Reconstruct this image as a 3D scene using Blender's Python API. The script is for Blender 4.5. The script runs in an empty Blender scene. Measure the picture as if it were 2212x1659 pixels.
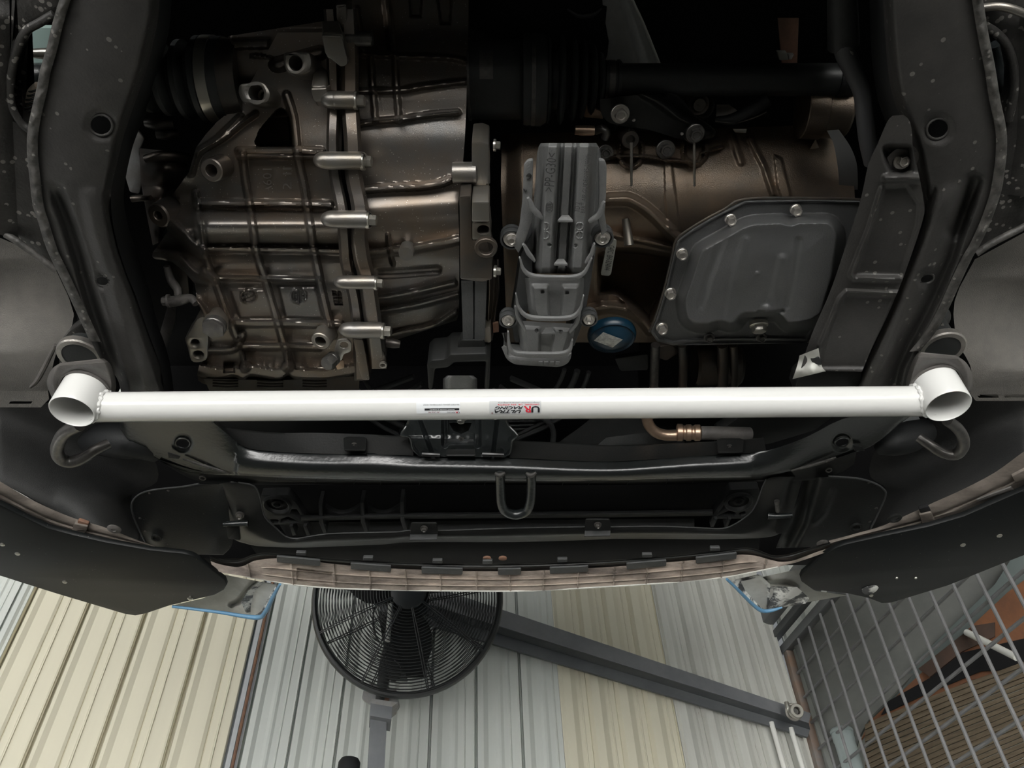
import bpy, bmesh, math, random
import numpy as np
from mathutils import Vector, Matrix, Quaternion
random.seed(7)
S = bpy.context.scene
COL = S.collection
# ------------------------------------------------------------------ camera, world, lights, exposure
F, CX, CY = 1660.0, 1106.0, 829.5
E = math.radians(46.0)
cE, sE = math.cos(E), math.sin(E)
CZ = 1.30
cam_d = bpy.data.cameras.new('camera'); cam = bpy.data.objects.new('camera', cam_d); COL.objects.link(cam)
cam.location = (0, 0, CZ); cam.rotation_euler = (math.pi/2 + E, 0, 0)
cam_d.sensor_fit = 'HORIZONTAL'; cam_d.sensor_width = 36.0; cam_d.lens = 36.0*F/2212.0
cam_d.clip_start = 0.02; cam_d.clip_end = 100
S.camera = cam
wd = bpy.data.worlds.new('overcast_sky'); S.world = wd; wd.use_nodes = True
bg = wd.node_tree.nodes['Background']; bg.inputs[0].default_value = (0.93, 0.97, 1.0, 1); bg.inputs[1].default_value = 0.20
def area(name, loc, target, sx, sy, power, col):
    l = bpy.data.lights.new(name, 'AREA'); l.shape = 'RECTANGLE'; l.size = sx; l.size_y = sy; l.energy = power; l.color = col
    o = bpy.data.objects.new(name, l); COL.objects.link(o); o.location = loc
    o.rotation_euler = (Vector(target)-Vector(loc)).to_track_quat('-Z', 'Y').to_euler(); return o
area('shop_doorway_daylight', (0.2, -9.0, 1.75), (0.1, 2.0, 1.9), 4.4, 2.2, 440, (1.0, 0.988, .958))
sun_d = bpy.data.lights.new('sun', 'SUN'); sun_d.energy = 62; sun_d.angle = .01; sun_d.color = (1.0, .99, .975)
sun = bpy.data.objects.new('sun', sun_d); COL.objects.link(sun); sun.location = (0, 2, 9); sun.rotation_euler = (math.radians(-22), math.radians(4), 0)
S.view_settings.view_transform = 'Standard'; S.view_settings.look = 'None'
S.view_settings.exposure = 0.0; S.view_settings.gamma = 1.0; S.view_settings.use_curve_mapping = False
# ------------------------------------------------------------------ pixel rays to points in the place
def ray(px, py):
    x = (px-CX)/F; y = -(py-CY)/F
    return Vector((x, cE - y*sE, sE + y*cE))
def P(px, py, h):                       # on the horizontal plane h metres above the camera
    r = ray(px, py); t = h/r.z
    return Vector((r.x*t, r.y*t, CZ + h))
def Dp(px, py, d):                      # at optical depth d
    r = ray(px, py); return Vector((r.x*d, r.y*d, CZ + r.z*d))
def depth(p):
    v = Vector(p) - Vector((0, 0, CZ)); return v.y*cE + v.z*sE
def proj(v):
    v = Vector(v)-Vector((0, 0, CZ)); d = v.y*cE+v.z*sE; return CX+F*v.x/d, CY-F*(v.z*cE-v.y*sE)/d
def mpp(px, py, h): return depth(P(px, py, h))/F
RY = 0.17                               # the room is turned a little against the car
def Wl(px, py, y0):                     # on the vertical plane  Y = y0 + RY*X
    r = ray(px, py); t = y0/(r.y - RY*r.x)
    return Vector((r.x*t, r.y*t, CZ + r.z*t))
class Pl:
    def __init__(s, *a):                # three (px,py,h)
        q = [P(*t) for t in a]; s.o = q[0]; s.n = (q[1]-q[0]).cross(q[2]-q[0]).normalized()
        if s.n.z > 0: s.n = -s.n
    def at(s, px, py):
        r = ray(px, py); c = Vector((0, 0, CZ)); t = (s.o-c).dot(s.n)/r.dot(s.n); return c + r*t
def PH(h): return Pl((0, 800, h), (1000, 800, h), (500, 300, h))
def Pn(X, Y, H):
    x = (X-CX)/F; y = -(Y-CY)/F
    t = H/(sE + y*cE)
    return np.stack([x*t, (cE - y*sE)*t, CZ + H], -1)
# ------------------------------------------------------------------ materials
MT = {}
def mk(name, c, c2=None, scale=30, rough=.5, metal=0., bump=0., bscale=300, speck=None, coat=0., spec=.5, lo=.35, hi=.65, stretch=None, r2=None):
    m = bpy.data.materials.new(name); m.use_nodes = True; nt = m.node_tree; N = nt.nodes; Lk = nt.links
    b = N['Principled BSDF']; b.inputs['Roughness'].default_value = rough; b.inputs['Metallic'].default_value = metal
    b.inputs['Specular IOR Level'].default_value = spec; b.inputs['Coat Weight'].default_value = coat; b.inputs['Coat Roughness'].default_value = .12
    tc = N.new('ShaderNodeNewGeometry'); src = tc.outputs['Position']
    if stretch:
        mp = N.new('ShaderNodeMapping'); mp.inputs['Scale'].default_value = stretch; Lk.new(src, mp.inputs[0]); src = mp.outputs[0]
    col = None
    def rgb(v): return (v[0], v[1], v[2], 1)
    if c2:
        n = N.new('ShaderNodeTexNoise'); n.inputs['Scale'].default_value = scale; n.inputs['Detail'].default_value = 6; n.inputs['Roughness'].default_value = .65
        Lk.new(src, n.inputs[0])
        r = N.new('ShaderNodeMapRange'); r.inputs[1].default_value = lo; r.inputs[2].default_value = hi; Lk.new(n.outputs[0], r.inputs[0])
        mx = N.new('ShaderNodeMix'); mx.data_type = 'RGBA'; mx.inputs[6].default_value = rgb(c); mx.inputs[7].default_value = rgb(c2)
        Lk.new(r.outputs[0], mx.inputs[0]); col = mx.outputs[2]
        if r2 is not None:
            rr = N.new('ShaderNodeMapRange'); rr.inputs[3].default_value = rough; rr.inputs[4].default_value = r2
            Lk.new(r.outputs[0], rr.inputs[0]); Lk.new(rr.outputs[0], b.inputs['Roughness'])
    if speck:
        sc, amt, sc_col = speck
        v = N.new('ShaderNodeTexVoronoi'); v.inputs['Scale'].default_value = sc; v.inputs['Randomness'].default_value = 1; Lk.new(src, v.inputs[0])
        n3 = N.new('ShaderNodeTexNoise'); n3.inputs['Scale'].default_value = sc*.25; Lk.new(src, n3.inputs[0])
        sub = N.new('ShaderNodeMath'); sub.operation = 'MULTIPLY'; Lk.new(n3.outputs[0], sub.inputs[0]); sub.inputs[1].default_value = amt
        r = N.new('ShaderNodeMapRange'); Lk.new(v.outputs['Distance'], r.inputs[0]); Lk.new(sub.outputs[0], r.inputs[1]); r.inputs[2].default_value = 0.0
        sub2 = N.new('ShaderNodeMath'); sub2.operation = 'GREATER_THAN'; Lk.new(sub.outputs[0], sub2.inputs[0]); Lk.new(v.outputs['Distance'], sub2.inputs[1])
        gate = N.new('ShaderNodeMath'); gate.operation = 'GREATER_THAN'; Lk.new(n3.outputs[0], gate.inputs[0]); gate.inputs[1].default_value = .5
        g2 = N.new('ShaderNodeMath'); g2.operation = 'MULTIPLY'; Lk.new(sub2.outputs[0], g2.inputs[0]); Lk.new(gate.outputs[0], g2.inputs[1])
        g3 = N.new('ShaderNodeMath'); g3.operation = 'MULTIPLY'; Lk.new(g2.outputs[0], g3.inputs[0]); g3.inputs[1].default_value = .75
        mx = N.new('ShaderNodeMix'); mx.data_type = 'RGBA'; mx.inputs[7].default_value = rgb(sc_col)
        if col: Lk.new(col, mx.inputs[6])
        else: mx.inputs[6].default_value = rgb(c)
        Lk.new(g3.outputs[0], mx.inputs[0]); col = mx.outputs[2]
    if col: Lk.new(col, b.inputs['Base Color'])
    else: b.inputs['Base Color'].default_value = rgb(c)
    if bump:
        n2 = N.new('ShaderNodeTexNoise'); n2.inputs['Scale'].default_value = bscale; n2.inputs['Detail'].default_value = 3; Lk.new(src, n2.inputs[0])
        bp = N.new('ShaderNodeBump'); bp.inputs['Strength'].default_value = bump; bp.inputs['Distance'].default_value = .002
        Lk.new(n2.outputs[0], bp.inputs['Height']); Lk.new(bp.outputs[0], b.inputs['Normal'])
    MT[name] = m; return m
mk('rail_paint', (.028,.027,.026), (.040,.038,.036), 25, .5, bump=.25, bscale=350, speck=(75, .30, (.16,.155,.14)))
mk('rail_edge', (.034,.033,.031), (.085,.08,.074), 95, .55, bump=.5, bscale=180, speck=(110, .4, (.2,.19,.175)))
mk('arm_paint', (.022,.021,.020), (.040,.038,.036), 30, .5, bump=.4, bscale=250, speck=(120, .55, (.26,.25,.23)))
mk('gloss_black', (.012,.0145,.015), (.018,.021,.022), 40, .26, bump=.15, bscale=170, spec=.9)
mk('satin_black', (.011,.012,.012), (.016,.016,.0155), 30, .42, spec=.35, bump=.1, bscale=300)
mk('matt_black', (.010,.011,.012), rough=.6, bump=.15, bscale=400)
mk('splash_black', (.010,.011,.011), (.015,.0155,.015), 12, .40, spec=.35, bump=.12, bscale=260, speck=(90, .16, (.10,.10,.09)))
mk('board_black', (.006,.007,.0075), (.009,.010,.010), 14, .42, spec=.22, bump=.1, bscale=900, speck=(120, .14, (.12,.12,.11)))
mk('rubber', (.030,.032,.032), rough=.42, bump=.1, bscale=500)
mk('liner', (.032,.033,.033), (.046,.046,.045), 9, .62, spec=.3, bump=.5, bscale=900)
mk('arch_liner', (.10,.095,.087), (.14,.13,.117), 14, .7, bump=.5, bscale=700)
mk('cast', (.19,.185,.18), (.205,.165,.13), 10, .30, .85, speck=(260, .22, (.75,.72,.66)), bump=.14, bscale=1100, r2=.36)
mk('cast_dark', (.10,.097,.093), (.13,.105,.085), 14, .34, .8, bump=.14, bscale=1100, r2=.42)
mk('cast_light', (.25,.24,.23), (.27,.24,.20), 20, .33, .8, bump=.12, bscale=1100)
mk('block_brown', (.17,.145,.12), (.24,.18,.13), 12, .36, .75, bump=.3, bscale=700, r2=.46)
mk('pan_paint', (.060,.061,.062), (.075,.075,.075), 10, .40, bump=.25, bscale=500)
mk('grey_plastic', (.14,.142,.142), (.17,.17,.168), 60, .45, bump=.25, bscale=500, speck=(140,.2,(.2,.2,.19)))
mk('dark_plastic', (.046,.048,.049), (.058,.059,.06), 40, .5, bump=.2, bscale=400)
mk('steel', (.42,.40,.37), (.55,.52,.48), 80, .35, .85, bump=.2, bscale=300)
mk('zinc', (.55,.53,.48), rough=.28, metal=.9)
mk('bolt_dark', (.10,.098,.095), (.16,.15,.14), 120, .35, .7)
mk('white_paint', (.68,.68,.665), rough=.16, bump=.03, bscale=200, coat=.3)
mk('sticker_white', (.70,.72,.74), rough=.3)
mk('sticker_silver', (.50,.51,.515), rough=.3)
mk('ink_black', (.015,.015,.018), rough=.5)
mk('ink_grey', (.22,.23,.24), rough=.5)
mk('ink_red', (.60,.03,.05), rough=.5)
mk('ink_brown', (.25,.10,.10), rough=.5)
mk('hose_grey', (.13,.132,.136), rough=.5, bump=.1, bscale=400)
mk('filter_blue', (.003,.022,.042), (.004,.028,.052), 50, .34)
mk('foil', (.45,.45,.42), (.2,.2,.19), 160, .4, .4)
mk('belt', (.20,.20,.20), rough=.5)
mk('dirty_plastic', (.46,.39,.335), (.15,.125,.11), 20, .75, bump=.7, bscale=160, lo=.40, hi=.66, stretch=(.5, 1.2, 1))
mk('lip_dirt', (.10,.085,.072), (.21,.18,.155), 22, .75, bump=.5, bscale=200, stretch=(.5,1,1))
mk('mount_dirty', (.075,.07,.067), (.13,.12,.112), 24, .5, bump=.3, bscale=300)
mk('copper_pipe', (.42,.30,.22), (.52,.38,.28), 30, .35, .85, bump=.2, bscale=200)
mk('corner_post', (.38,.40,.42), (.45,.465,.475), 10, .5)
mk('scraped', (.07,.072,.074), (.80,.80,.76), 26, .5, bump=.5, bscale=120, lo=.46, hi=.54)
mk('scraped_grey', (.50,.50,.46), (.66,.66,.62), 18, .55, bump=.3, bscale=120)
mk('blue_edge', (.10,.24,.40), (.14,.30,.46), 60, .4)
mk('heat_shield', (.48,.48,.48), (.56,.56,.56), 40, .42, .15, bump=.3, bscale=200)
mk('wall_cream', (.70,.665,.53), (.66,.625,.50), 3, .42, bump=.04, bscale=30, stretch=(2,2,.25))
mk('wall_grey', (.62,.645,.61), (.56,.585,.56), 3, .42, bump=.04, bscale=30, stretch=(2,2,.25))
mk('wall_dirty', (.64,.645,.60), (.53,.53,.49), 5, .5, bump=.05, bscale=30, stretch=(3,3,.3), speck=(40,.12,(.28,.2,.15)))
mk('wall_side', (.42,.43,.40), (.38,.39,.37), 3, .6)
mk('grey_steel', (.15,.157,.17), (.19,.195,.205), 12, .45, bump=.1, bscale=100)
mk('dark_steel', (.085,.092,.10), (.11,.117,.123), 10, .5, bump=.1, bscale=100)
mk('fan_black', (.03,.032,.033), rough=.45)
mk('rust', (.23,.12,.075), (.15,.085,.06), 40, .7, bump=.3, bscale=150)
mk('rod_grey', (.19,.19,.195), (.24,.24,.245), 30, .45, bump=.1, bscale=200)
mk('rod_rusty', (.26,.17,.12), (.22,.20,.19), 12, .6, bump=.3, bscale=150)
mk('clamp_grey', (.30,.305,.31), (.24,.225,.21), 30, .5, bump=.3, bscale=150)
mk('cable_white', (.8,.8,.76), rough=.4)
mk('board_grey', (.18,.185,.172), (.14,.145,.136), 8, .7)
mk('teal_sheet', (.14,.17,.165), rough=.6)
mk('wood', (.17,.13,.085), (.10,.075,.047), 14, .75, bump=.5, bscale=60, stretch=(1.4, 1.4, 14))
mk('orange_card', (.26,.105,.045), (.17,.075,.04), 10, .75)
mk('brown_card', (.09,.052,.038), (.06,.04,.03), 12, .8)
mk('blue_drum', (.40,.46,.46), (.35,.41,.41), 10, .6)
mk('apron_concrete', (.45,.45,.44), (.38,.38,.37), 2, .8)
mk('concrete', (.15,.148,.14), (.11,.108,.10), 2, .7, bump=.1, bscale=60)
mk('roof', (.20,.20,.19), rough=.8)
mk('bay_black', (.004,.004,.005), rough=.9)
mk('teal_plastic', (.22,.30,.28), rough=.6)
mk('spring_cream', (.8,.70,.58), rough=.6)
mk('tar', (.02,.02,.02), rough=.3)
# ------------------------------------------------------------------ objects
PAR = {}                                # object -> parent, applied at the end
def link(name, me, loc=(0,0,0), parent=None):
    o = bpy.data.objects.new(name, me); o.location = loc; COL.objects.link(o)
    if parent is not None: PAR[o] = parent
    return o
def thing(name, label, cat, group=None):
    o = bpy.data.objects.new(name, None); o.empty_display_size = .02; COL.objects.link(o)
    o['label'] = label; o['category'] = cat
    if group: o['group'] = group
    return o
def tag(o, label, cat, group=None):
    o['label'] = label; o['category'] = cat
    if group: o['group'] = group
    return o
def sharp(me, ang=38):
    bm = bmesh.new(); bm.from_mesh(me)
    a = math.radians(ang)
    for f in bm.faces: f.smooth = True
    for e in bm.edges:
        if len(e.link_faces) == 2 and e.calc_face_angle(0) > a: e.smooth = False
    bm.to_mesh(me); bm.free()
def obj(name, verts, faces, mat, parent=None, ang=38, flip=None):
    me = bpy.data.meshes.new(name)
    V = np.array(verts, float).reshape(-1, 3)
    c = (V.min(0)+V.max(0))/2
    me.from_pydata([tuple(v) for v in (V-c)], [], [tuple(f) for f in faces])
    bm = bmesh.new(); bm.from_mesh(me); bmesh.ops.recalc_face_normals(bm, faces=bm.faces[:])
    a = math.radians(ang)
    for f in bm.faces: f.smooth = True
    for e in bm.edges:
        if len(e.link_faces) == 2 and e.calc_face_angle(0) > a: e.smooth = False
    bm.to_mesh(me); bm.free()
    if mat: me.materials.append(MT[mat])
    return link(name, me, tuple(c), parent)
def bmobj(name, bm, mat, parent=None, ang=38, recalc=True):
    if recalc: bmesh.ops.recalc_face_normals(bm, faces=bm.faces[:])
    a = math.radians(ang)
    for f in bm.faces: f.smooth = True
    for e in bm.edges:
        if len(e.link_faces) == 2 and e.calc_face_angle(0) > a: e.smooth = False
    V = [v.co for v in bm.verts]
    lo = Vector([min(v[i] for v in V) for i in range(3)]); hi = Vector([max(v[i] for v in V) for i in range(3)]); c = (lo+hi)/2
    bmesh.ops.translate(bm, verts=bm.verts[:], vec=-c)
    me = bpy.data.meshes.new(name); bm.to_mesh(me); bm.free()
    if mat: me.materials.append(MT[mat])
    return link(name, me, c, parent)
def cr(pts, n=8, closed=False):         # Catmull-Rom through points of any dimension
    p = np.array(pts, float); m = len(p); out = []
    for i in range(m if closed else m-1):
        if closed: a, b, c, d = p[i-1], p[i], p[(i+1) % m], p[(i+2) % m]
        else: b, c = p[i], p[i+1]; a = p[i-1] if i else 2*b-c; d = p[i+2] if i+2 < m else 2*c-b
        for k in range(n):
            t = k/n
            out.append(.5*((2*b)+(c-a)*t+(2*a-5*b+4*c-d)*t*t+(3*b-a-3*c+d)*t**3))
    if not closed: out.append(p[-1])
    return np.array(out)
def rnd(pts, r, n=5):                   # round the corners of a closed pixel outline
    out = []; m = len(pts)
    for i in range(m):
        a, b, c = Vector(pts[i-1][:2]), Vector(pts[i][:2]), Vector(pts[(i+1) % m][:2])
        rr = pts[i][2] if len(pts[i]) > 2 else r
        u = (a-b); v = (c-b); lu, lv = u.length, v.length; q = min(rr, lu*.45, lv*.45)
        p0 = b+u/lu*q; p1 = b+v/lv*q
        for k in range(n+1):
            t = k/n; out.append(tuple(p0*(1-t)**2+b*2*t*(1-t)+p1*t*t))
    return out
def ell(cx, cy, rx, ry=None, rot=0, n=24):
    ry = ry or rx; c, s = math.cos(rot), math.sin(rot)
    return [(cx+rx*math.cos(t)*c-ry*math.sin(t)*s, cy+rx*math.cos(t)*s+ry*math.sin(t)*c) for t in [2*math.pi*k/n for k in range(n)]]
def plate(name, outline, pl, thick, mat, parent=None, holes=(), bev=None, r=0, smooth=0, ang=38):
    """flat plate: pixel outline on plane pl (a height or a Pl), thickness away from the camera"""
    if not hasattr(pl, "at"): pl = PH(pl)
    if r: outline = rnd(outline, r)
    if smooth: outline = [tuple(q) for q in cr([o[:2] for o in outline], smooth, True)]
    n = pl.n; up = Vector((0, 1, 0)); t1 = (up-n*up.dot(n)).normalized(); t0 = t1.cross(n)
    o = pl.at(*outline[0][:2])
    if bev is None: bev = min(.0012, thick*.3)
    cu = bpy.data.curves.new(name, 'CURVE'); cu.dimensions = '2D'; cu.fill_mode = 'BOTH'
    cu.extrude = max(thick/2-bev, 1e-5); cu.bevel_depth = bev; cu.bevel_resolution = 1; cu.offset = -bev
    for ring in [outline]+list(holes):
        q = [pl.at(*a[:2])-o for a in ring]; sp = cu.splines.new('POLY'); sp.points.add(len(q)-1); sp.use_cyclic_u = True
        for k, v in enumerate(q): sp.points[k].co = (v.dot(t0), v.dot(t1), 0, 1)
    ob = bpy.data.objects.new('tmp', cu); me = bpy.data.meshes.new_from_object(ob)
    bpy.data.objects.remove(ob); bpy.data.curves.remove(cu)
    M = Matrix((t0, t1, t0.cross(t1))).transposed().to_4x4(); M.translation = o - n*(thick/2)
    bm = bmesh.new(); bm.from_mesh(me); bpy.data.meshes.remove(me)
    bmesh.ops.remove_doubles(bm, verts=bm.verts[:], dist=1e-6)
    bmesh.ops.transform(bm, matrix=M, verts=bm.verts[:])
    return bmobj(name, bm, mat, parent, ang)
def frame_along(p):
    p = [Vector(q) for q in p]; T = []
    for i in range(len(p)):
        T.append(((p[min(i+1, len(p)-1)])-(p[max(i-1, 0)])).normalized())
    n = T[0].orthogonal().normalized(); Fs = []
    for i, t in enumerate(T):
        n = (n-t*n.dot(t)).normalized(); Fs.append((n, t.cross(n)))
    return p, T, Fs
def tube_geo(pts, rad, ns=12, caps=True, sub=0, closed=False, flat=None):
    """pts world points, rad metre(s); flat=(axis vector, factor) squashes the section along axis"""
    if sub: 
        if hasattr(rad, '__len__'): rad = cr([[x] for x in rad], sub, closed)[:, 0]
        pts = cr([tuple(q) for q in pts], sub, closed)
    pp, T, Fs = frame_along(pts)
    if closed:
        T[0] = T[-1] = (pp[1]-pp[-1]).normalized()
    n = len(pp); V = []; Fc = []
    for i in range(n):
        r = rad[i] if hasattr(rad, '__len__') else rad
        a, b = Fs[i]
        for k in range(ns):
            t = 2*math.pi*k/ns; v = a*math.cos(t)*r+b*math.sin(t)*r
            if flat: ax = flat[0]; v = v-ax*(v.dot(ax)*(1-flat[1]))
            V.append(pp[i]+v)
    m = n if closed else n-1
    for i in range(m):
        j = (i+1) % n
        for k in range(ns):
            l = (k+1) % ns; Fc.append((i*ns+k, i*ns+l, j*ns+l, j*ns+k))
    if caps and not closed:
        Fc.append(tuple(range(ns))[::-1]); Fc.append(tuple((n-1)*ns+k for k in range(ns)))
    return V, Fc
def tube(name, pts, rad, mat, parent=None, ns=12, sub=0, closed=False, caps=True, flat=None, ang=38):
    V, Fc = tube_geo(pts, rad, ns, caps, sub, closed, flat); return obj(name, V, Fc, mat, parent, ang)
def ptube(name, pts, rpx, mat, parent=None, ns=12, sub=4, ang=38, caps=True, flat=None):
    """pts (px,py,h), radius in photo pixels"""
    q = [P(*t) for t in pts]
    R = [(rpx[i] if hasattr(rpx, '__len__') else rpx)*depth(v)/F for i, v in enumerate(q)]
    return tube(name, q, R, mat, parent, ns, sub, False, caps, flat, ang)
def lathe_geo(prof, p, axis, ns=24):
    q = Vector((0, 0, 1)).rotation_difference(Vector(axis).normalized()); p = Vector(p)
    V = []; Fc = []
    for r, z in prof:
        for k in range(ns):
            t = 2*math.pi*k/ns; V.append(p+q @ Vector((r*math.cos(t), r*math.sin(t), z)))
    for i in range(len(prof)-1):
        for k in range(ns):
            l = (k+1) % ns; Fc.append((i*ns+k, i*ns+l, (i+1)*ns+l, (i+1)*ns+k))
    if prof[0][0] > 1e-6: Fc.append(tuple(range(ns))[::-1])
    if prof[-1][0] > 1e-6: Fc.append(tuple((len(prof)-1)*ns+k for k in range(ns)))
    return V, Fc
def lathe(name, prof, p, axis, mat, parent=None, ns=24, ang=38, cap=True):
    V, Fc = lathe_geo(prof, p, axis, ns)
    if not cap: Fc = [f for f in Fc if len(f) == 4]
    return obj(name, V, Fc, mat, parent, ang)
def ring(name, ro, ri, th, p, axis, mat, parent=None, ns=28, ch=.15):
    c = (ro-ri)*ch
    prof = [(ri, 0), (ri, th-c), (ri+c, th), (ro-c, th), (ro, th-c), (ro, 0), (ri, 0)]
    return lathe(name, prof, p, axis, mat, parent, ns, cap=False)
def boss(name, p, axis, ro, ri, length, mat, parent=None, deep=.8, ns=28):   # hollow boss; p = centre of the open face
    a = Vector(axis).normalized(); c = (ro-ri)*.2
    prof = [(ro*1.08, -length), (ro, -c), (ro-c, 0), (ri+c*.4, 0), (ri, -c*.5), (ri, -length*deep), (1e-7, -length*deep)]
    return lathe(name, prof, p, a, mat, parent, ns)
CACHE = {}
def bolt(p, axis, r, mat='steel', parent=None, name='bolt', flange=1.45, hh=1.0, hollow=True, spin=.3):
    h = hh; key = ('bolt', mat, flange, h, hollow)
    if key not in CACHE:
        bm = bmesh.new(); V = []
        def rg(rad, z, n):
            return [bm.verts.new((rad*math.cos(2*math.pi*k/n), rad*math.sin(2*math.pi*k/n), z)) for k in range(n)]
        n = 24
        def hexr(k, n=24):
            t = 2*math.pi*k/n; s = (t % (math.pi/3))-math.pi/6; return math.cos(math.pi/6)/math.cos(s)
        def hx(scale, z, mixc=0):
            return [bm.verts.new(((hexr(k)*(1-mixc)+.866*mixc)*scale*math.cos(2*math.pi*k/n), (hexr(k)*(1-mixc)+.866*mixc)*scale*math.sin(2*math.pi*k/n), z)) for k in range(n)]
        rings = [rg(flange, -.4, n), rg(flange, .12, n), rg(flange*.93, .2, n), hx(1.0, .22), hx(1.0, .22+h*.85), hx(.95, .22+h, .6)]
        if hollow: rings += [rg(.62, .22+h, n), rg(.5, .22+h*.8, n)]
        for a, b in zip(rings, rings[1:]):
            for k in range(n): bm.faces.new((a[k], a[(k+1) % n], b[(k+1) % n], b[k]))
        bm.faces.new(rings[-1]); bm.faces.new(rings[0][::-1])
        bmesh.ops.recalc_face_normals(bm, faces=bm.faces[:])
        for f in bm.faces: f.smooth = True
        for e in bm.edges:
            if len(e.link_faces) == 2 and e.calc_face_angle(0) > .45: e.smooth = False
        me = bpy.data.meshes.new('bolt'); bm.to_mesh(me); bm.free(); me.materials.append(MT[mat]); CACHE[key] = me
    o = link(name, CACHE[key], tuple(p), parent)
    q = Vector((0, 0, 1)).rotation_difference(Vector(axis).normalized()) @ Quaternion((0, 0, 1), spin)
    o.rotation_mode = 'QUATERNION'; o.rotation_quaternion = q; o.scale = (r, r, r); return o
DOWN = Vector((0, 0, -1)); BACK = Vector((0, -1, 0)); FWD = Vector((0, 1, 0)); RT = Vector((1, 0, 0))
def ax(b=0., x=0.): return Vector((x, -b, -1)).normalized()       # mostly down, leaning b towards the rear
def pbolt(px, py, h, rpx, axis=DOWN, mat='steel', parent=None, **k):
    return bolt(P(px, py, h), axis, rpx*mpp(px, py, h), mat, parent, **k)
def box_geo(c, ux, uy, uz): 
    c = Vector(c); V = [c+ux*sx+uy*sy+uz*sz for sx in (-1, 1) for sy in (-1, 1) for sz in (-1, 1)]
    return V, [(0,1,3,2), (4,6,7,5), (0,4,5,1), (2,3,7,6), (0,2,6,4), (1,5,7,3)]
def bevbox(name, c, ux, uy, uz, mat, parent=None, bev=.003, seg=2):
    V, Fc = box_geo(c, Vector(ux), Vector(uy), Vector(uz)); bm = bmesh.new(); vs = [bm.verts.new(v) for v in V]
    for f in Fc: bm.faces.new([vs[i] for i in f])
    bmesh.ops.recalc_face_normals(bm, faces=bm.faces[:])
    if bev: bmesh.ops.bevel(bm, geom=bm.edges[:], offset=bev, segments=seg, profile=.5, affect='EDGES')
    return bmobj(name, bm, mat, parent, 40)
def beam(name, a, b, w, hgt, mat, parent=None, up=Vector((0, 0, 1)), bev=.002):
    a, b = Vector(a), Vector(b); d = (b-a); t = d.normalized(); s = t.cross(up).normalized(); u = s.cross(t)
    return bevbox(name, (a+b)/2, d/2, s*w/2, u*hgt/2, mat, parent, bev)
# ---- relief fields (numpy, photo pixels); every helper returns 0..1
def sst(x): x = np.clip(x, 0, 1); return x*x*(3-2*x)
def dpoly(X, Y, pts, closed=False):
    d = np.full(X.shape, 1e9); m = len(pts)
    for i in range(m if closed else m-1):
        ax_, ay = pts[i][:2]; bx, by = pts[(i+1) % m][:2]
        vx, vy = bx-ax_, by-ay; L = vx*vx+vy*vy+1e-9
        t = np.clip(((X-ax_)*vx+(Y-ay)*vy)/L, 0, 1)
        d = np.minimum(d, np.hypot(X-ax_-t*vx, Y-ay-t*vy))
    return d
def rb(X, Y, pts, w, soft=4, sm=0):     # raised line of half-width w
    if sm: pts = cr(pts, sm)
    return sst((w-dpoly(X, Y, pts))/soft)
def inside(X, Y, pts):
    c = np.zeros(X.shape, bool); m = len(pts)
    for i in range(m):
        x0, y0 = pts[i][:2]; x1, y1 = pts[(i+1) % m][:2]
        if y0 == y1: continue
        k = ((y0 > Y) != (y1 > Y)) & (X < (x1-x0)*(Y-y0)/(y1-y0)+x0); c ^= k
    return c
def pg(X, Y, pts, soft=5, r=0):         # filled outline, soft edge inwards
    if r: pts = rnd(pts, r)
    s = np.where(inside(X, Y, pts), 1, -1)*dpoly(X, Y, pts, True); return sst(s/soft)
def dc(X, Y, cx, cy, r, soft=4, ry=None):
    d = np.hypot(X-cx, (Y-cy)*(r/(ry or r))); return sst((r-d)/soft)
def ip(y, *kv): return np.interp(y, [a for a, _ in kv], [b for _, b in kv])
def ips(y, *kv):                        # smooth version
    q = cr(kv, 10); return np.interp(y, q[:, 0], q[:, 1])
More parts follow.
